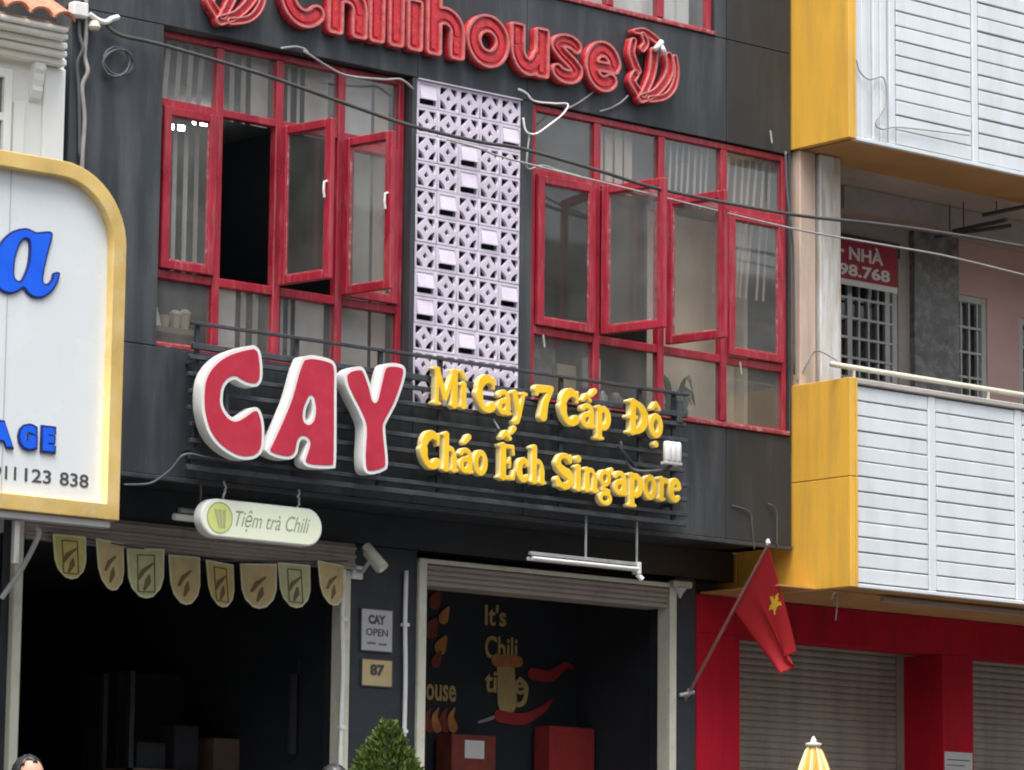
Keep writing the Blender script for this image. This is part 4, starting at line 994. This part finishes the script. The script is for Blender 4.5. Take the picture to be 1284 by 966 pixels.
# dark poles under the balcony ceiling
for k, (a, b, lb) in enumerate((((1172, 297), (1268, 283), 'dark laundry pole under the balcony ceiling, the lowest of three'), ((1195, 290), (1262, 276), 'short dark laundry pole between the other two under the balcony ceiling'), ((1232, 270), (1320, 252), 'dark laundry pole highest under the balcony ceiling'))):
    A = at(*a, .75 - .2 * k); Bp = at(*b, .15 - .2 * k)
    t = thing('laundry_pole', lb, 'pole', tuple(A), 'laundry poles on the balcony')
    put('pole', tube(BM(), [A, Bp], .018, 8), M['iron'], t); put('hanger', tube(BM(), [A.lerp(Bp, .2), A.lerp(Bp, .2) + Vector((0, 0, max(.05, 7.38 - A.lerp(Bp, .2).z)))], .006, 6), M['iron'], t)
# red banner
bn = thing('banner', 'faded red cloth banner with cut-off white letters above the barred window', 'banner', (5.7, .9, 6.55))
a = at(1049, 288, .9); b = at(1125, 360, .9); c2 = at(1125, 300, .9)
put('cloth', box(a.x - .12, b.x, .9, .906, 6.62, 7.00), M['bannerred'], bn)
put('hem', box(a.x - .12, b.x, .896, .9, 6.605, 6.655), M['paper'], bn)
x = at(1052, 340, .9).x; put('lettering', text_mesh('98.768', x, b.x - .09, 6.685, 6.79, .898, .002, .03), M['paper'], bn)
put('dash', box(x - .02, x + .06, .898, .9, 6.88, 6.905), M['paper'], bn); put('lettering', text_mesh('NHÀ', x + .12, b.x - .17, 6.825, 6.965, .898, .002, .03), M['paper'], bn)
# notice paper on crimson pilaster
pp = thing('notice', 'white paper notice taped to the crimson pilaster between the shutters', 'notice', (6.48, .65, 2.3))
put('sheet', box(6.315, 6.655, .648, .653, 2.28, 2.73), M['greyplate'], pp)
for k in range(9): put('print_line', box(6.345, 6.62 - .06 * (k % 3), .6465, .6485, 2.66 - k * .045, 2.668 - k * .045), M['ink'], pp)
fr = thing('wire_end', 'short loose wire end dangling from the balcony soffit edge', 'wire', tuple(at(1047, 745, -.6)))
put('wire', tube(BM(), smooth_path([at(1043, 752, -.6), at(1046, 744, -.6), at(1050, 750, -.6), at(1048, 778, -.6)], 4), .005, 6), M['cable'], fr)

# ------------------------------------------------------------------ neighbour with white stucco and clay tiles
wb = thing('stucco_building', 'white stucco house with moulded cornice and clay tile eaves beside the dark facade', 'building', (-5.0, .0, FL))
def wpart(name, geo, mat, parent=wb, **k): return put(name, geo, M[mat], parent, **k)
wpart('wall', box(-9.0, -3.02, 0.0, 6.0, 3.98, 6.98), 'stone')
wpart('ground_floor_wall', box(-9.0, -2.975, 1.2, 6.0, FL, 3.977), 'dark')
wpart('pier', box(-3.12, -2.98, 0.66, 1.19, FL, 3.977, .006), 'black')
wpart('shutter_housing', box(-9.0, -2.98, .62, .9, 3.79, 3.976, .008), 'taupe')
CT = 7.0
for (y, z0, z1) in ((-.10, 6.88, 6.925), (-.16, 6.925, 6.965), (-.20, 6.968, 7.01), (-.27, 7.013, 7.05), (-.31, 7.053, 7.085)):
    wpart('cornice_moulding', box(-9.0, -3.0 + y * .62, y, 0.3, z0, z1, .008), 'stone')
cc = at(40, 62, -.02)
for dx in (0, -.95, -1.9):
    bm = BM(); prof = [(0, 6.878), (-.085, 6.875), (-.09, 6.83), (-.07, 6.80), (-.065, 6.76), (-.05, 6.72), (-.058, 6.69), (-.035, 6.64), (0, 6.61)]
    L = [bm.verts.new((-3.30 + dx, y, z)) for y, z in prof]; R_ = [bm.verts.new((-3.22 + dx, y, z)) for y, z in prof]
    for k in range(len(prof) - 1): bm.faces.new((L[k], R_[k], R_[k + 1], L[k + 1]))
    bm.faces.new(L[::-1]); bm.faces.new(R_)
    wpart('console_bracket', bm, 'stone')
wpart('pilaster', box(-3.19, -3.022, -.03, -.001, 3.98, 6.876, .006), 'stone'); wpart('pilaster', box(-3.42, -3.33, -.022, -.001, 3.98, 6.60, .006), 'stone')
f = wpart('window', bars(5.6, 6.80, -.045, -.002, -4.3, -3.45, .06), 'stone')
wpart('dark_pane', box(-4.24, -3.51, -.006, -.002, 5.66, 6.74), 'marble', f); wpart('window_bar', box(-3.9, -3.85, -.03, -.007, 5.66, 6.74), 'stone', f); wpart('window_bar', box(-4.24, -3.51, -.028, -.0075, 6.45, 6.50), 'stone', f)
wpart('roof_deck', box(-9.0, -3.17, -.28, 3.0, 7.088, 7.11), 'tan')
bm = BM()
for s in range(9):
    a = math.pi * s / 8; bm.verts.new((.085 * math.cos(a), 0, .06 * math.sin(a)))
    bm.verts.new((.075 * math.cos(a), .36, .06 * math.sin(a) + .03)); 
bm.verts.ensure_lookup_table()
for s in range(8): bm.faces.new((bm.verts[2 * s], bm.verts[2 * s + 1], bm.verts[2 * s + 3], bm.verts[2 * s + 2]))
for s in range(9):
    a = math.pi * s / 8; bm.verts.new((.068 * math.cos(a), 0, .044 * math.sin(a)))
bm.verts.ensure_lookup_table()
for s in range(8): bm.faces.new((bm.verts[2 * s], bm.verts[2 * s + 2], bm.verts[18 + s + 1], bm.verts[18 + s]))
tm = bpy.data.meshes.new('roof_tile'); bm.to_mesh(tm); bm.free(); tm.materials.append(M['tile'])
for r in range(5):
    for k in range(11):
        o = inst('roof_tile', tm, (-3.27 - k * .185 + random.uniform(-.012, .012), -.36 + r * .3, 7.12 + r * .16 + random.uniform(-.008, .008)), wb)
        o.rotation_euler = (math.radians(26), 0, math.radians(random.uniform(-3, 3)))
# ------------------------------------------------------------------ signboard
sb = thing('signboard', 'big white signboard with rounded gold frame, blue letters and a phone number', 'signboard', (-4.5, -.5, 3.78))
SX0, SX1, SZ0, SZ1, SY = -7.4, -2.845, 3.785, 6.115, -0.55
def rr_loop(i, r):
    x0, x1, z0, z1 = SX0 + i, SX1 - i, SZ0 + i, SZ1 - i; lp = [(x0, z0), (x1, z0)]
    for k in range(13):
        a = math.radians(90 * k / 12); lp.append((x1 - r + r * math.cos(a), z1 - r + r * math.sin(a)))
    for k in range(13):
        a = math.radians(90 + 90 * k / 12); lp.append((x0 + r + r * math.cos(a), z1 - r + r * math.sin(a)))
    return lp
put('frame', plate([rr_loop(0, .52), rr_loop(.105, .42)[::-1]], SY, .15, .006), M['gold'], sb)
put('board', plate([rr_loop(.10, .425)], SY + .07, .03, 0), M['board'], sb)
put('bottom_rail', box(SX0, SX1 - .05, SY + .03, SY + .12, SZ0 - .05, SZ0 - .003, .004), M['greyplate'], sb)
put('seam', box(-3.72, -3.714, SY + .066, SY + .0695, SZ0 + .11, SZ1 - .11), M['greyplate'], sb)
for px in (18, -60): 
    a = at(px, 660, SY + .1); put('stay', box(a.x - .018, a.x + .018, SY + .06, SY + .10, 3.45, SZ0 - .052, .003), M['steel'], sb)
put('brace', tube(BM(), smooth_path([at(45, 660, -.4), at(48, 672, -.38), at(28, 712, -.2), at(2, 750, -.05)], 4), .018, 8), M['steel'], sb)
put('backing_frame', box(SX0 + .1, SX1 - .12, SY + .16, SY + .2, SZ0 + .1, SZ0 + .16), M['steel'], sb)
AO = (0, 180, 4.39)
LYY = SY + .055
AP = [(110, 468), (150, 466), (185, 480), (205, 488), (290, 490), (270, 590), (245, 700), (240, 760), (262, 772), (285, 745), (295, 712), (332, 712), (318, 768), (285, 820), (235, 852), (185, 850), (150, 825), (130, 800), (100, 818), (60, 830), (10, 815), (-30, 770), (-45, 700), (-30, 610), (10, 535), (60, 488)]
AH = [(130, 530), (158, 535), (162, 600), (150, 680), (120, 748), (95, 752), (80, 720), (85, 640), (105, 570)]
P = trace(smooth2(AP, 4), AO, LYY); fld = sdf_field([], [P], [], .006, .01)
Hh = trace(smooth2(AH, 4), AO, LYY); f2 = sdf_field([], [Hh + []], [], .006, .01)
X, Y = np.meshgrid(fld[0], fld[1]); d = np.full(X.shape, 1e3); ins = np.zeros(X.shape, bool)
for (ax, ay), (bx, by) in zip(Hh, Hh[1:] + Hh[:1]):
    dx, dy = bx - ax, by - ay; t = np.clip(((X - ax) * dx + (Y - ay) * dy) / (dx * dx + dy * dy + 1e-12), 0, 1)
    d = np.minimum(d, np.hypot(X - ax - t * dx, Y - ay - t * dy)); ins ^= ((ay > Y) != (by > Y)) & (X < dx * (Y - ay) / (dy if abs(dy) > 1e-12 else 1e-12) + ax)
fld = (fld[0], fld[1], np.maximum(fld[2], np.where(ins, d, -d)))
o = put('letter', plate([thin(q, .0006) for q in contours(*fld, 0)], LYY, .05, .003), M['navy'], sb)
put('face', plate([thin(q, .0006) for q in contours(*fld, -.014)], LYY - .003, .006, 0), M['blue'], o)
for ch, x0, x1, yb, yt in (('A', -14, 19, 561, 527), ('G', 22, 48, 563, 532), ('E', 51, 71, 567, 535)):
    a = at(x0, yb, LYY); b = at(x1, yt, LYY)
    o = put('letter', text_mesh(ch, a.x, b.x, at(20, 563, LYY).z - .005, at(20, 529, LYY).z, LYY, .055, .085), M['navy'], sb)
    put('face', text_mesh(ch, a.x + .014, b.x - .014, at(20, 563, LYY).z + .01, at(20, 529, LYY).z - .014, LYY - .003, .006, .075), M['blue'], o)
zb = at(60, 607, SY + .068).z; zt = at(60, 590, SY + .068).z
for s, x0, x1 in (('911', -9, 20), ('123', 31, 64), ('838', 75, 111)):
    a = at(x0, 600, SY + .068); b = at(x1, 605, SY + .068); put('lettering', text_mesh(s, a.x, b.x, zb, zt, SY + .067, .003, .012), M['ink'], sb)
# ------------------------------------------------------------------ cables
def cable(name, pts, r, mat, label, seg=7):
    return put(name, tube(BM(), smooth_path([at(*p) for p in pts], 6), r, seg), M[mat], None, label, 'cable', smooth=True)
cable('overhead_cable', [(131, 28, -.05), (150, 44, -.08), (205, 57, -.12), (330, 94, -.25), (430, 129, -.33), (512, 157, -.36), (600, 178, -.38), (655, 187, -.4), (750, 214, -.48), (830, 238, -.55), (985, 268, -.66), (1100, 281, -.72), (1200, 295, -.8), (1330, 318, -.9), (1700, 385, -1.2), (2300, 470, -1.6)], .014, 'cable', 'thick black overhead cable running across both buildings')
cable('overhead_cable', [(560, 175, -.03), (600, 186, -.1), (640, 200, -.1), (800, 240, -.4), (985, 285, -.55), (1100, 306, -.62), (1185, 321, -.7), (1284, 345, -.75), (1340, 358, -.8), (1700, 430, -1.2), (2300, 510, -1.6)], .008, 'cable_g', 'thin grey overhead cable below the thick black one across the balcony')
cable('drop_cable', [(108, -10, -.03), (108, 40, -.03), (106, 70, -.03), (110, 90, -.05), (103, 110, -.03), (106, 150, -.03), (103, 200, -.03), (102, 260, -.02)], .016, 'cable_g', 'grey cable bundle running down the edge of the dark facade')
cable('drop_cable', [(99, -10, -.02), (99, 20, -.02), (100, 45, -.03), (104, 62, -.05), (97, 80, -.03), (99, 120, -.02), (100, 200, -.02)], .013, 'cable_d', 'dark cable beside the grey bundle at the facade edge')
def coil(px, py, rx, turns, seed):
    rnd = random.Random(seed); q = []
    for k in range(turns * 14 + 1):
        a = k * 2 * math.pi / 14; s = 1 + .12 * math.sin(k * .7 + seed); q.append((px + rx * s * math.cos(a) + rnd.uniform(-.6, .6), py + rx * .95 * s * math.sin(a), -.03 - .006 * rnd.random() - k * .0006))
    return q
put('cable_coil', tube(BM(), [at(*p) for p in coil(147, 78, 18, 2, 1)], .009, 6), M['cable_d'], None, 'coil of dark cable hung on the facade beside the cable bundle', 'cable', smooth=True)
cb = thing('cable_bracket', 'rusty white cable clamp with tied cable ends at the facade edge', 'bracket', tuple(at(112, 20, -.05)))
put('clamp', abox(BM(), *(lambda p: (p.x - .09, p.x + .03, -.09, -.01, p.z - .05, p.z + .05))(at(103, 14, -.05)), .01), M['white'], cb)
put('tie', tube(BM(), smooth_path([at(112, 18, -.06), at(124, 26, -.07), at(133, 28, -.07), at(140, 24, -.06), at(148, 22, -.05)], 4), .02, 8), M['blockface'], cb)
put('insulator', lathe(BM(), tuple(at(118, 38, -.06)), [(.03, 0), (.045, .02), (.03, .06)], 10), M['frame_c'], cb)
cable('facade_wire', [(352, 61, -.02), (370, 59, -.03), (382, 62, -.04), (386, 68, -.05), (381, 64, -.05), (390, 70, -.05), (410, 83, -.03), (435, 95, -.03), (480, 100, -.03), (503, 100, -.03), (518, 112, -.02)], .009, 'cable_g', 'grey wire looped over the top of the window beside the breeze blocks')
cable('facade_wire', [(650, 112, -.03), (660, 117, -.04), (670, 127, -.04), (695, 130, -.03), (712, 131, -.05), (706, 143, -.06), (690, 156, -.06), (672, 168, -.05), (660, 165, -.04), (656, 148, -.03)], .0075, 'blockface', 'white wire tangle at the upper corner of the window right beside the breeze blocks')
cable('facade_wire', [(708, 138, -.05), (722, 131, -.02), (736, 122, -.02), (748, 112, -.015)], .007, 'cable_g', 'thin grey wire leading up to the letter e of the red name')
cable('facade_wire', [(752, 140, -.03), (765, 136, -.02), (778, 129, -.02), (788, 120, -.02)], .007, 'cable_g', 'thin grey wire leading up to the pepper emblem')
cable('facade_wire', [(664, 170, -.03), (661, 195, -.04), (662, 212, -.03), (680, 208, -.04), (700, 214, -.04), (728, 222, -.04)], .008, 'cable_g', 'pale wire along the frame above the first closed sash by the breeze blocks')
cable('facade_wire', [(155, 608, -.02), (185, 607, -.05), (200, 600, -.08), (215, 588, -.12), (232, 570, -.17), (262, 574, -.19), (290, 578, -.18)], .008, 'cable_d', 'grey wire drooping from the end of the iron rails to the signboard')
cable('facade_wire', [(918, 634, -.01), (940, 642, -.02), (943, 660, -.02), (946, 690, -.02)], .005, 'cable_d', 'thin wire on the parapet near the flag tip')
cable('facade_wire', [(963, 632, -.02), (971, 636, -.03), (974, 648, -.03), (974, 686, -.02)], .006, 'cable_d', 'grey wire bent down the parapet corner beside the yellow cladding')
cable('facade_wire', [(985, 190, -.05), (987, 240, -.06), (992, 285, -.07), (995, 330, -.05), (996, 470, -.03)], .009, 'cable_d', 'dark cable running down between the red window and the peach pier')
cable('facade_wire', [(1074, 75, -.63), (1078, 90, -.63), (1090, 100, -.63), (1108, 98, -.63), (1111, 130, -.63), (1098, 154, -.63), (1106, 162, -.63), (1130, 160, -.63), (1215, 170, -.63)], .006, 'cable_g', 'thin grey wire wandering over the upper white balcony boards')
cable('facade_wire', [(1000, 478, -.02), (1012, 456, -.08), (1024, 440, -.15), (1046, 450, -.4), (1052, 455, -.5)], .008, 'cable_g', 'grey wire tying the handrail back to the limewashed pier')
for px, py, lb in ((966, 172, 'white wire clip at the top corner of the window beside the yellow cladding'), (928, 462, 'white wire clip below the closed sash beside the yellow cladding'), (681, 428, 'white wire clip below the first closed sash by the breeze blocks')):
    put('wire_clip', tube(BM(), [at(px, py - 8, -.03), at(px + 2, py + 8, -.05)], .008, 6), M['cable_g'], None, lb, 'clip')
cable('drain_pipe', [(998, 545, -.01), (999, 620, -.01), (997, 688, -.01)], .016, 'cable_g', 'slim grey drain pipe on the corner between parapet and yellow cladding')

# ------------------------------------------------------------------ flag
fg = thing('flag', 'limp red flag with a yellow star on a slanting pole by the red pilaster', 'flag', (3.4, .78, 2.9))
def ax(px, py, X):
    v = VD + VR * ((px - PPX) / FPX) - VU * ((py - PPY) / FPX); return CAM + v * ((X - CAM.x) / v.x)
T = ax(963, 684, 3.36); Bt = ax(850, 895, 3.36); H2 = ax(918, 763, 3.36)
put('pole', tube(BM(), [Bt, T + (T - Bt).normalized() * .02], [.014, .011], 8), M['bamboo'], fg)
put('finial', lathe(BM(), tuple(T), [(.012, 0), (.02, .02), (.008, .05)], 8), M['blockface'], fg)
Ym = T.y
nu, nv = 36, 60
e1 = at(992, 818, T.y + .12); e2 = at(986, 847, T.y + .16); mid1 = at(981, 762, T.y + .08); mid2 = at(958, 812, H2.y - .05)
star = []
for k in range(10):
    a = math.pi / 2 + k * math.pi / 5; r = .16 if k % 2 == 0 else .066; star.append((.2 + r * math.sin(a) , .42 + r * math.cos(a) * .68))
def in_star(u, v):
    c = False
    for (ax_, ay), (bx, by) in zip(star, star[1:] + star[:1]):
        if (ay > v) != (by > v) and u < (bx - ax_) * (v - ay) / (by - ay) + ax_: c = not c
    return c
bm = BM(); gr = []
for j in range(nv + 1):
    v = j / nv; row = []
    for i in range(nu + 1):
        u = i / nu
        h = T.lerp(H2, u); m = mid1.lerp(mid2, u); e = e1.lerp(e2, u)
        p = h * (1 - v) ** 2 + m * 2 * v * (1 - v) + e * v * v
        p = p + Vector((.55, -.5, 0)) * (.085 * v * (1 - .3 * v) * math.sin(u * 9.5 + 1.5 * v + .6)) + Vector((.2, .1, 0)) * .05 * v * math.sin(u * 17 + 2)
        row.append(bm.verts.new(p))
    gr.append(row)
for j in range(nv):
    for i in range(nu):
        f = bm.faces.new((gr[j][i], gr[j][i + 1], gr[j + 1][i + 1], gr[j + 1][i])); f.smooth = True
        if in_star((i + .5) / nu, (j + .5) / nv): f.material_index = 1
o = put('cloth', bm, [M['flagred'], M['star']], fg); sm = o.modifiers.new('thick', 'SOLIDIFY'); sm.thickness = .003
br = [at(852, 872, .64), at(870, 868, .6)]
put('socket', tube(BM(), [Bt + Vector((0, .05, .02)), Bt + (T - Bt) * .14], .024, 8), M['steel'], fg); put('socket_plate', tube(BM(), [br[0], br[1]], .016, 8), M['steel'], fg); put('tie', tube(BM(), [br[0] + Vector((0, .0, .0)), ax(862, 872, 3.36)], .014, 6), M['steel'], fg)

# ------------------------------------------------------------------ topiary, parasol, people on the pavement
tp = thing('topiary_tree', 'cone-clipped green conifer in a pot on the pavement before the black pier', 'tree', (-1.70, -2.0, FL))
ap = at(487, 905, -2.0); tcx, tcy = ap.x, -2.0
put('pot', lathe(BM(), (tcx, tcy, FL), [(.16, 0), (.24, .34), (.26, .36), (.26, .40), (.22, .40)], 18), M['terra'], tp)
put('trunk', tube(BM(), [(tcx, tcy, FL + .36), (tcx + .01, tcy, 1.2), (tcx, tcy, ap.z - .15)], [.04, .03, .008], 8), M['bark'], tp)
rnd = random.Random(3); vs = []; fs = []
for k in range(26000):
    t = rnd.random() ** .6; z = ap.z - t * 1.62; R = (.012 + .43 * math.tanh(t * 1.62 * 1.5)) * (1 + .09 * math.sin(11 * t + 2) * math.sin(5 * rnd.random()))
    a = rnd.uniform(0, 6.283); R *= (1 + .1 * math.sin(a * 5 + z * 9) + .07 * math.sin(a * 11 - z * 17))
    rr_ = R * (1 - .4 * rnd.random() ** 2.2); c = Vector((tcx + rr_ * math.cos(a), tcy + rr_ * math.sin(a), z))
    dirv = Vector((math.cos(a) * .6 + rnd.uniform(-.5, .5), math.sin(a) * .6 + rnd.uniform(-.5, .5), .8 + rnd.uniform(-.4, .5))).normalized()
    sd = dirv.cross(Vector((rnd.uniform(-1, 1), rnd.uniform(-1, 1), rnd.uniform(-1, 1)))).normalized(); L = rnd.uniform(.028, .062); wd = L * .2
    b = len(vs); vs += [c - sd * wd, c + dirv * L * .5 + sd * wd, c + dirv * L, c + dirv * L * .5 - sd * wd]; fs.append((b, b + 1, b + 2, b + 3))
me = bpy.data.meshes.new('crown'); me.from_pydata(vs, [], fs); put('crown', me, M['leaf'], tp)
pr = thing('parasol', 'folded yellow and cream striped parasol with a white finial before the crimson shutters', 'parasol', (2.1, -2.0, FL))
pa = at(1020, 924, -2.0); pc = Vector((pa.x, -2.0, 0))
put('finial', lathe(BM(), (pc.x, pc.y, pa.z - .075), [(.012, 0), (.055, .012), (.058, .028), (.02, .036), (.022, .05), (.005, .078)], 14), M['blockface'], pr, smooth=True)
bm = BM(); nth = 128; prof = [(.03, pa.z - .07), (.055, pa.z - .11), (.085, pa.z - .2), (.115, pa.z - .32), (.13, pa.z - .6), (.12, pa.z - .95), (.10, pa.z - 1.25), (.13, pa.z - 1.42)]
rg = []
for (r, z) in prof:
    rg.append([bm.verts.new((pc.x + r * (1 + .22 * math.sin(16 * k * 2 * math.pi / nth) + .07 * math.sin(5 * k * 2 * math.pi / nth)) * math.cos(k * 2 * math.pi / nth), pc.y + r * (1 + .22 * math.sin(16 * k * 2 * math.pi / nth)) * math.sin(k * 2 * math.pi / nth), z + .01 * math.sin(k))) for k in range(nth)])
for i in range(len(rg) - 1):
    for k in range(nth):
        f = bm.faces.new((rg[i][k], rg[i][(k + 1) % nth], rg[i + 1][(k + 1) % nth], rg[i + 1][k])); f.material_index = (k // 8) % 2
put('canopy', bm, [M['para_y'], M['para_w']], pr)
put('pole', tube(BM(), [(pc.x, pc.y, FL + .05), (pc.x, pc.y, pa.z - .06)], .02, 10), M['white'], pr)
put('base', lathe(BM(), (pc.x, pc.y, FL), [(.25, 0), (.25, .05), (.06, .07), (.04, .2)], 18), M['steel'], pr)

def person(px, py, Y, hgt, label, shirt, yaw):
    top = at(px, py, Y); z0 = top.z - hgt
    t = thing('person', label, 'person', (top.x, Y, z0))
    k = hgt / 1.7
    def V(x, y, z):
        c, s = math.cos(yaw), math.sin(yaw); return Vector((top.x + (x * c - y * s) * k, Y + (x * s + y * c) * k, z0 + z * k))
    J = [V(0, 0, .95), V(0, -.01, 1.15), V(0, 0, 1.38), V(0, .0, 1.47), V(-.19, 0, 1.40), V(-.24, .02, 1.12), V(-.22, -.08, .88), V(.19, 0, 1.40), V(.24, .02, 1.12), V(.22, -.08, .88), V(-.09, 0, .88), V(-.10, -.02, .48), V(-.10, .02, .07), V(-.10, -.16, .03), V(.09, 0, .88), V(.10, -.02, .48), V(.10, .02, .07), V(.10, -.16, .03)]
    E_ = [(0, 1), (1, 2), (2, 3), (2, 4), (4, 5), (5, 6), (2, 7), (7, 8), (8, 9), (0, 10), (10, 11), (11, 12), (12, 13), (0, 14), (14, 15), (15, 16), (16, 17)]
    R_ = [.15, .14, .15, .06, .065, .048, .035, .065, .048, .035, .09, .062, .045, .04, .09, .062, .045, .04]
    me = bpy.data.meshes.new('body'); me.from_pydata([tuple(v) for v in J], E_, [])
    o = put('body', me, M[shirt], t); md = o.modifiers.new('skin', 'SKIN'); md.use_smooth_shade = True; o.modifiers.new('sub', 'SUBSURF').levels = 1
    for i, r in enumerate(R_): me.skin_vertices[0].data[i].radius = (r * k, r * k * .8)
    me.skin_vertices[0].data[0].use_root = True
    for s in (-1, 1):
        hb = BM(); base = V(s * .22, -.09, .86)
        for f in range(4): tube(hb, [base + Vector((0, (f - 1.5) * .018, 0)), base + Vector((.0, (f - 1.5) * .02, -.06)), base + Vector((-s * .01, (f - 1.5) * .02 - .012, -.09 + abs(f - 1.4) * .008))], [.010, .009, .007], 6)
        tube(hb, [base + Vector((0, -.03, .03)), base + Vector((0, -.05, -.01)), base + Vector((0, -.055, -.035))], [.011, .01, .008], 6)
        tube(hb, [base + Vector((0, 0, .05)), base + Vector((0, 0, 0)), base + Vector((0, 0, -.01))], [.028, .036, .032], 10)
        put('hand', hb, M['skin'], t, smooth=True)
    # head: egg with nose, ears, eyes, mouth
    hc = V(0, -.015, 1.585); hb = BM()
    bmesh.ops.create_uvsphere(hb, u_segments=24, v_segments=16, radius=1)
    c, s = math.cos(yaw), math.sin(yaw)
    def L2W(x, y, z): return hc + Vector(((x * c - y * s) * k, (x * s + y * c) * k, z * k))
    for v in hb.verts:
        x, y, z = v.co; wd = .076 * (1 - .18 * max(0, -z)); v.co = L2W(x * wd, y * .098, z * .113)
    tube(hb, [L2W(0, -.092, .012), L2W(0, -.112, -.02), L2W(0, -.094, -.032)], [.008, .015, .008], 8)
    tube(hb, [V(0, 0, 1.43), L2W(0, .01, -.06)], [.055, .05], 12)
    for sx in (-1, 1): tube(hb, [L2W(sx * .073, .005, .02), L2W(sx * .084, .012, .0), L2W(sx * .076, .005, -.03)], [.008, .014, .008], 8)
    put('head', hb, M['skin'], t, smooth=True)
    for sx in (-1, 1):
        eb = BM(); bmesh.ops.create_uvsphere(eb, u_segments=10, v_segments=8, radius=.0115 * k)
        for v in eb.verts: v.co += L2W(sx * .03, -.088, .008)
        put('eye', eb, M['ink'], t)
    put('mouth', tube(BM(), [L2W(-.022, -.089, -.055), L2W(0, -.094, -.057), L2W(.022, -.089, -.055)], .005, 6), M['mdark'], t)
    hr_ = BM(); bmesh.ops.create_uvsphere(hr_, u_segments=28, v_segments=18, radius=1)
    kill = []
    for v in hr_.verts:
        x, y, z = v.co
        if z < -.35 or (y < -.38 and z < .55 + .12 * math.sin(x * 9)): kill.append(v)
        j = 1 + .03 * math.sin(x * 23 + z * 17) + .02 * math.sin(y * 31)
        v.co = L2W(x * .084 * j, y * .107 * j + .004, z * .119 * j + .002)
    bmesh.ops.delete(hr_, geom=kill, context='VERTS')
    ho = put('hair', hr_, M['hair'], t, smooth=True); ho.modifiers.new('t', 'SOLIDIFY').thickness = .008
person(34, 948, -3.4, 1.69, 'person with short black hair standing on the pavement before the unlit shop', 'shirt', math.radians(8))
person(421, 959, -3.0, 1.62, 'person with black hair standing on the pavement beside the clipped conifer', 'shirt_b', math.radians(200))

# ------------------------------------------------------------------ added shophouses across the street (unseen, they block low skylight and fill reflections)
def across(x0, x1, hgt, mat, floors, ribbed, label):
    t = thing('added_opposite_house', label, 'building', ((x0 + x1) / 2, -27, -.8), 'added shophouses across the street')
    put('wall', box(x0, x1, -36, -27, -1.0, hgt), M[mat], t)
    put('parapet', box(x0 - .05, x1 + .05, -27.15, -26.8, hgt - .5, hgt + .35, .03), M[mat], t)
    n = 3; fh = hgt / floors
    for r in range(floors):
        for k in range(n):
            a = x0 + (x1 - x0) * (k + .18) / n; b = x0 + (x1 - x0) * (k + .82) / n
            w_ = put('window', bars(r * fh + .9, r * fh + fh - .5, -26.995, -26.9, a, b, .08), M['stone'], t)
            put('pane', box(a + .08, b - .08, -26.998, -26.96, r * fh + .98, r * fh + fh - .58), M['marble'], w_)
    if ribbed:
        for k in range(int((x1 - x0) / .34)):
            put('cladding_rib', box(x0 + .1 + k * .34, x0 + .26 + k * .34, -26.85, -26.78, 7.5, hgt - .55), M['steel'], t)
across(-44, -24.2, 13, 'farwall_b', 3, False, 'added brown three-storey block across the street, farthest from the yellow balconies')
across(-24, -14.2, 14, 'farwall', 4, False, 'added grey four-storey shophouse across the street next to the brown block')
across(-14, -4.2, 12.5, 'farwall', 3, False, 'added grey three-storey shophouse across the street facing the signboard')
across(-4, 6.8, 13.5, 'farwall_b', 3, False, 'added brown three-storey shophouse across the street facing the iron rails')
across(7, 20, 16, 'farwall', 4, True, 'added grey four-storey block with ribbed cladding across the street')
across(20.3, 40, 13, 'farwall', 3, False, 'added grey three-storey block across the street past the ribbed one')
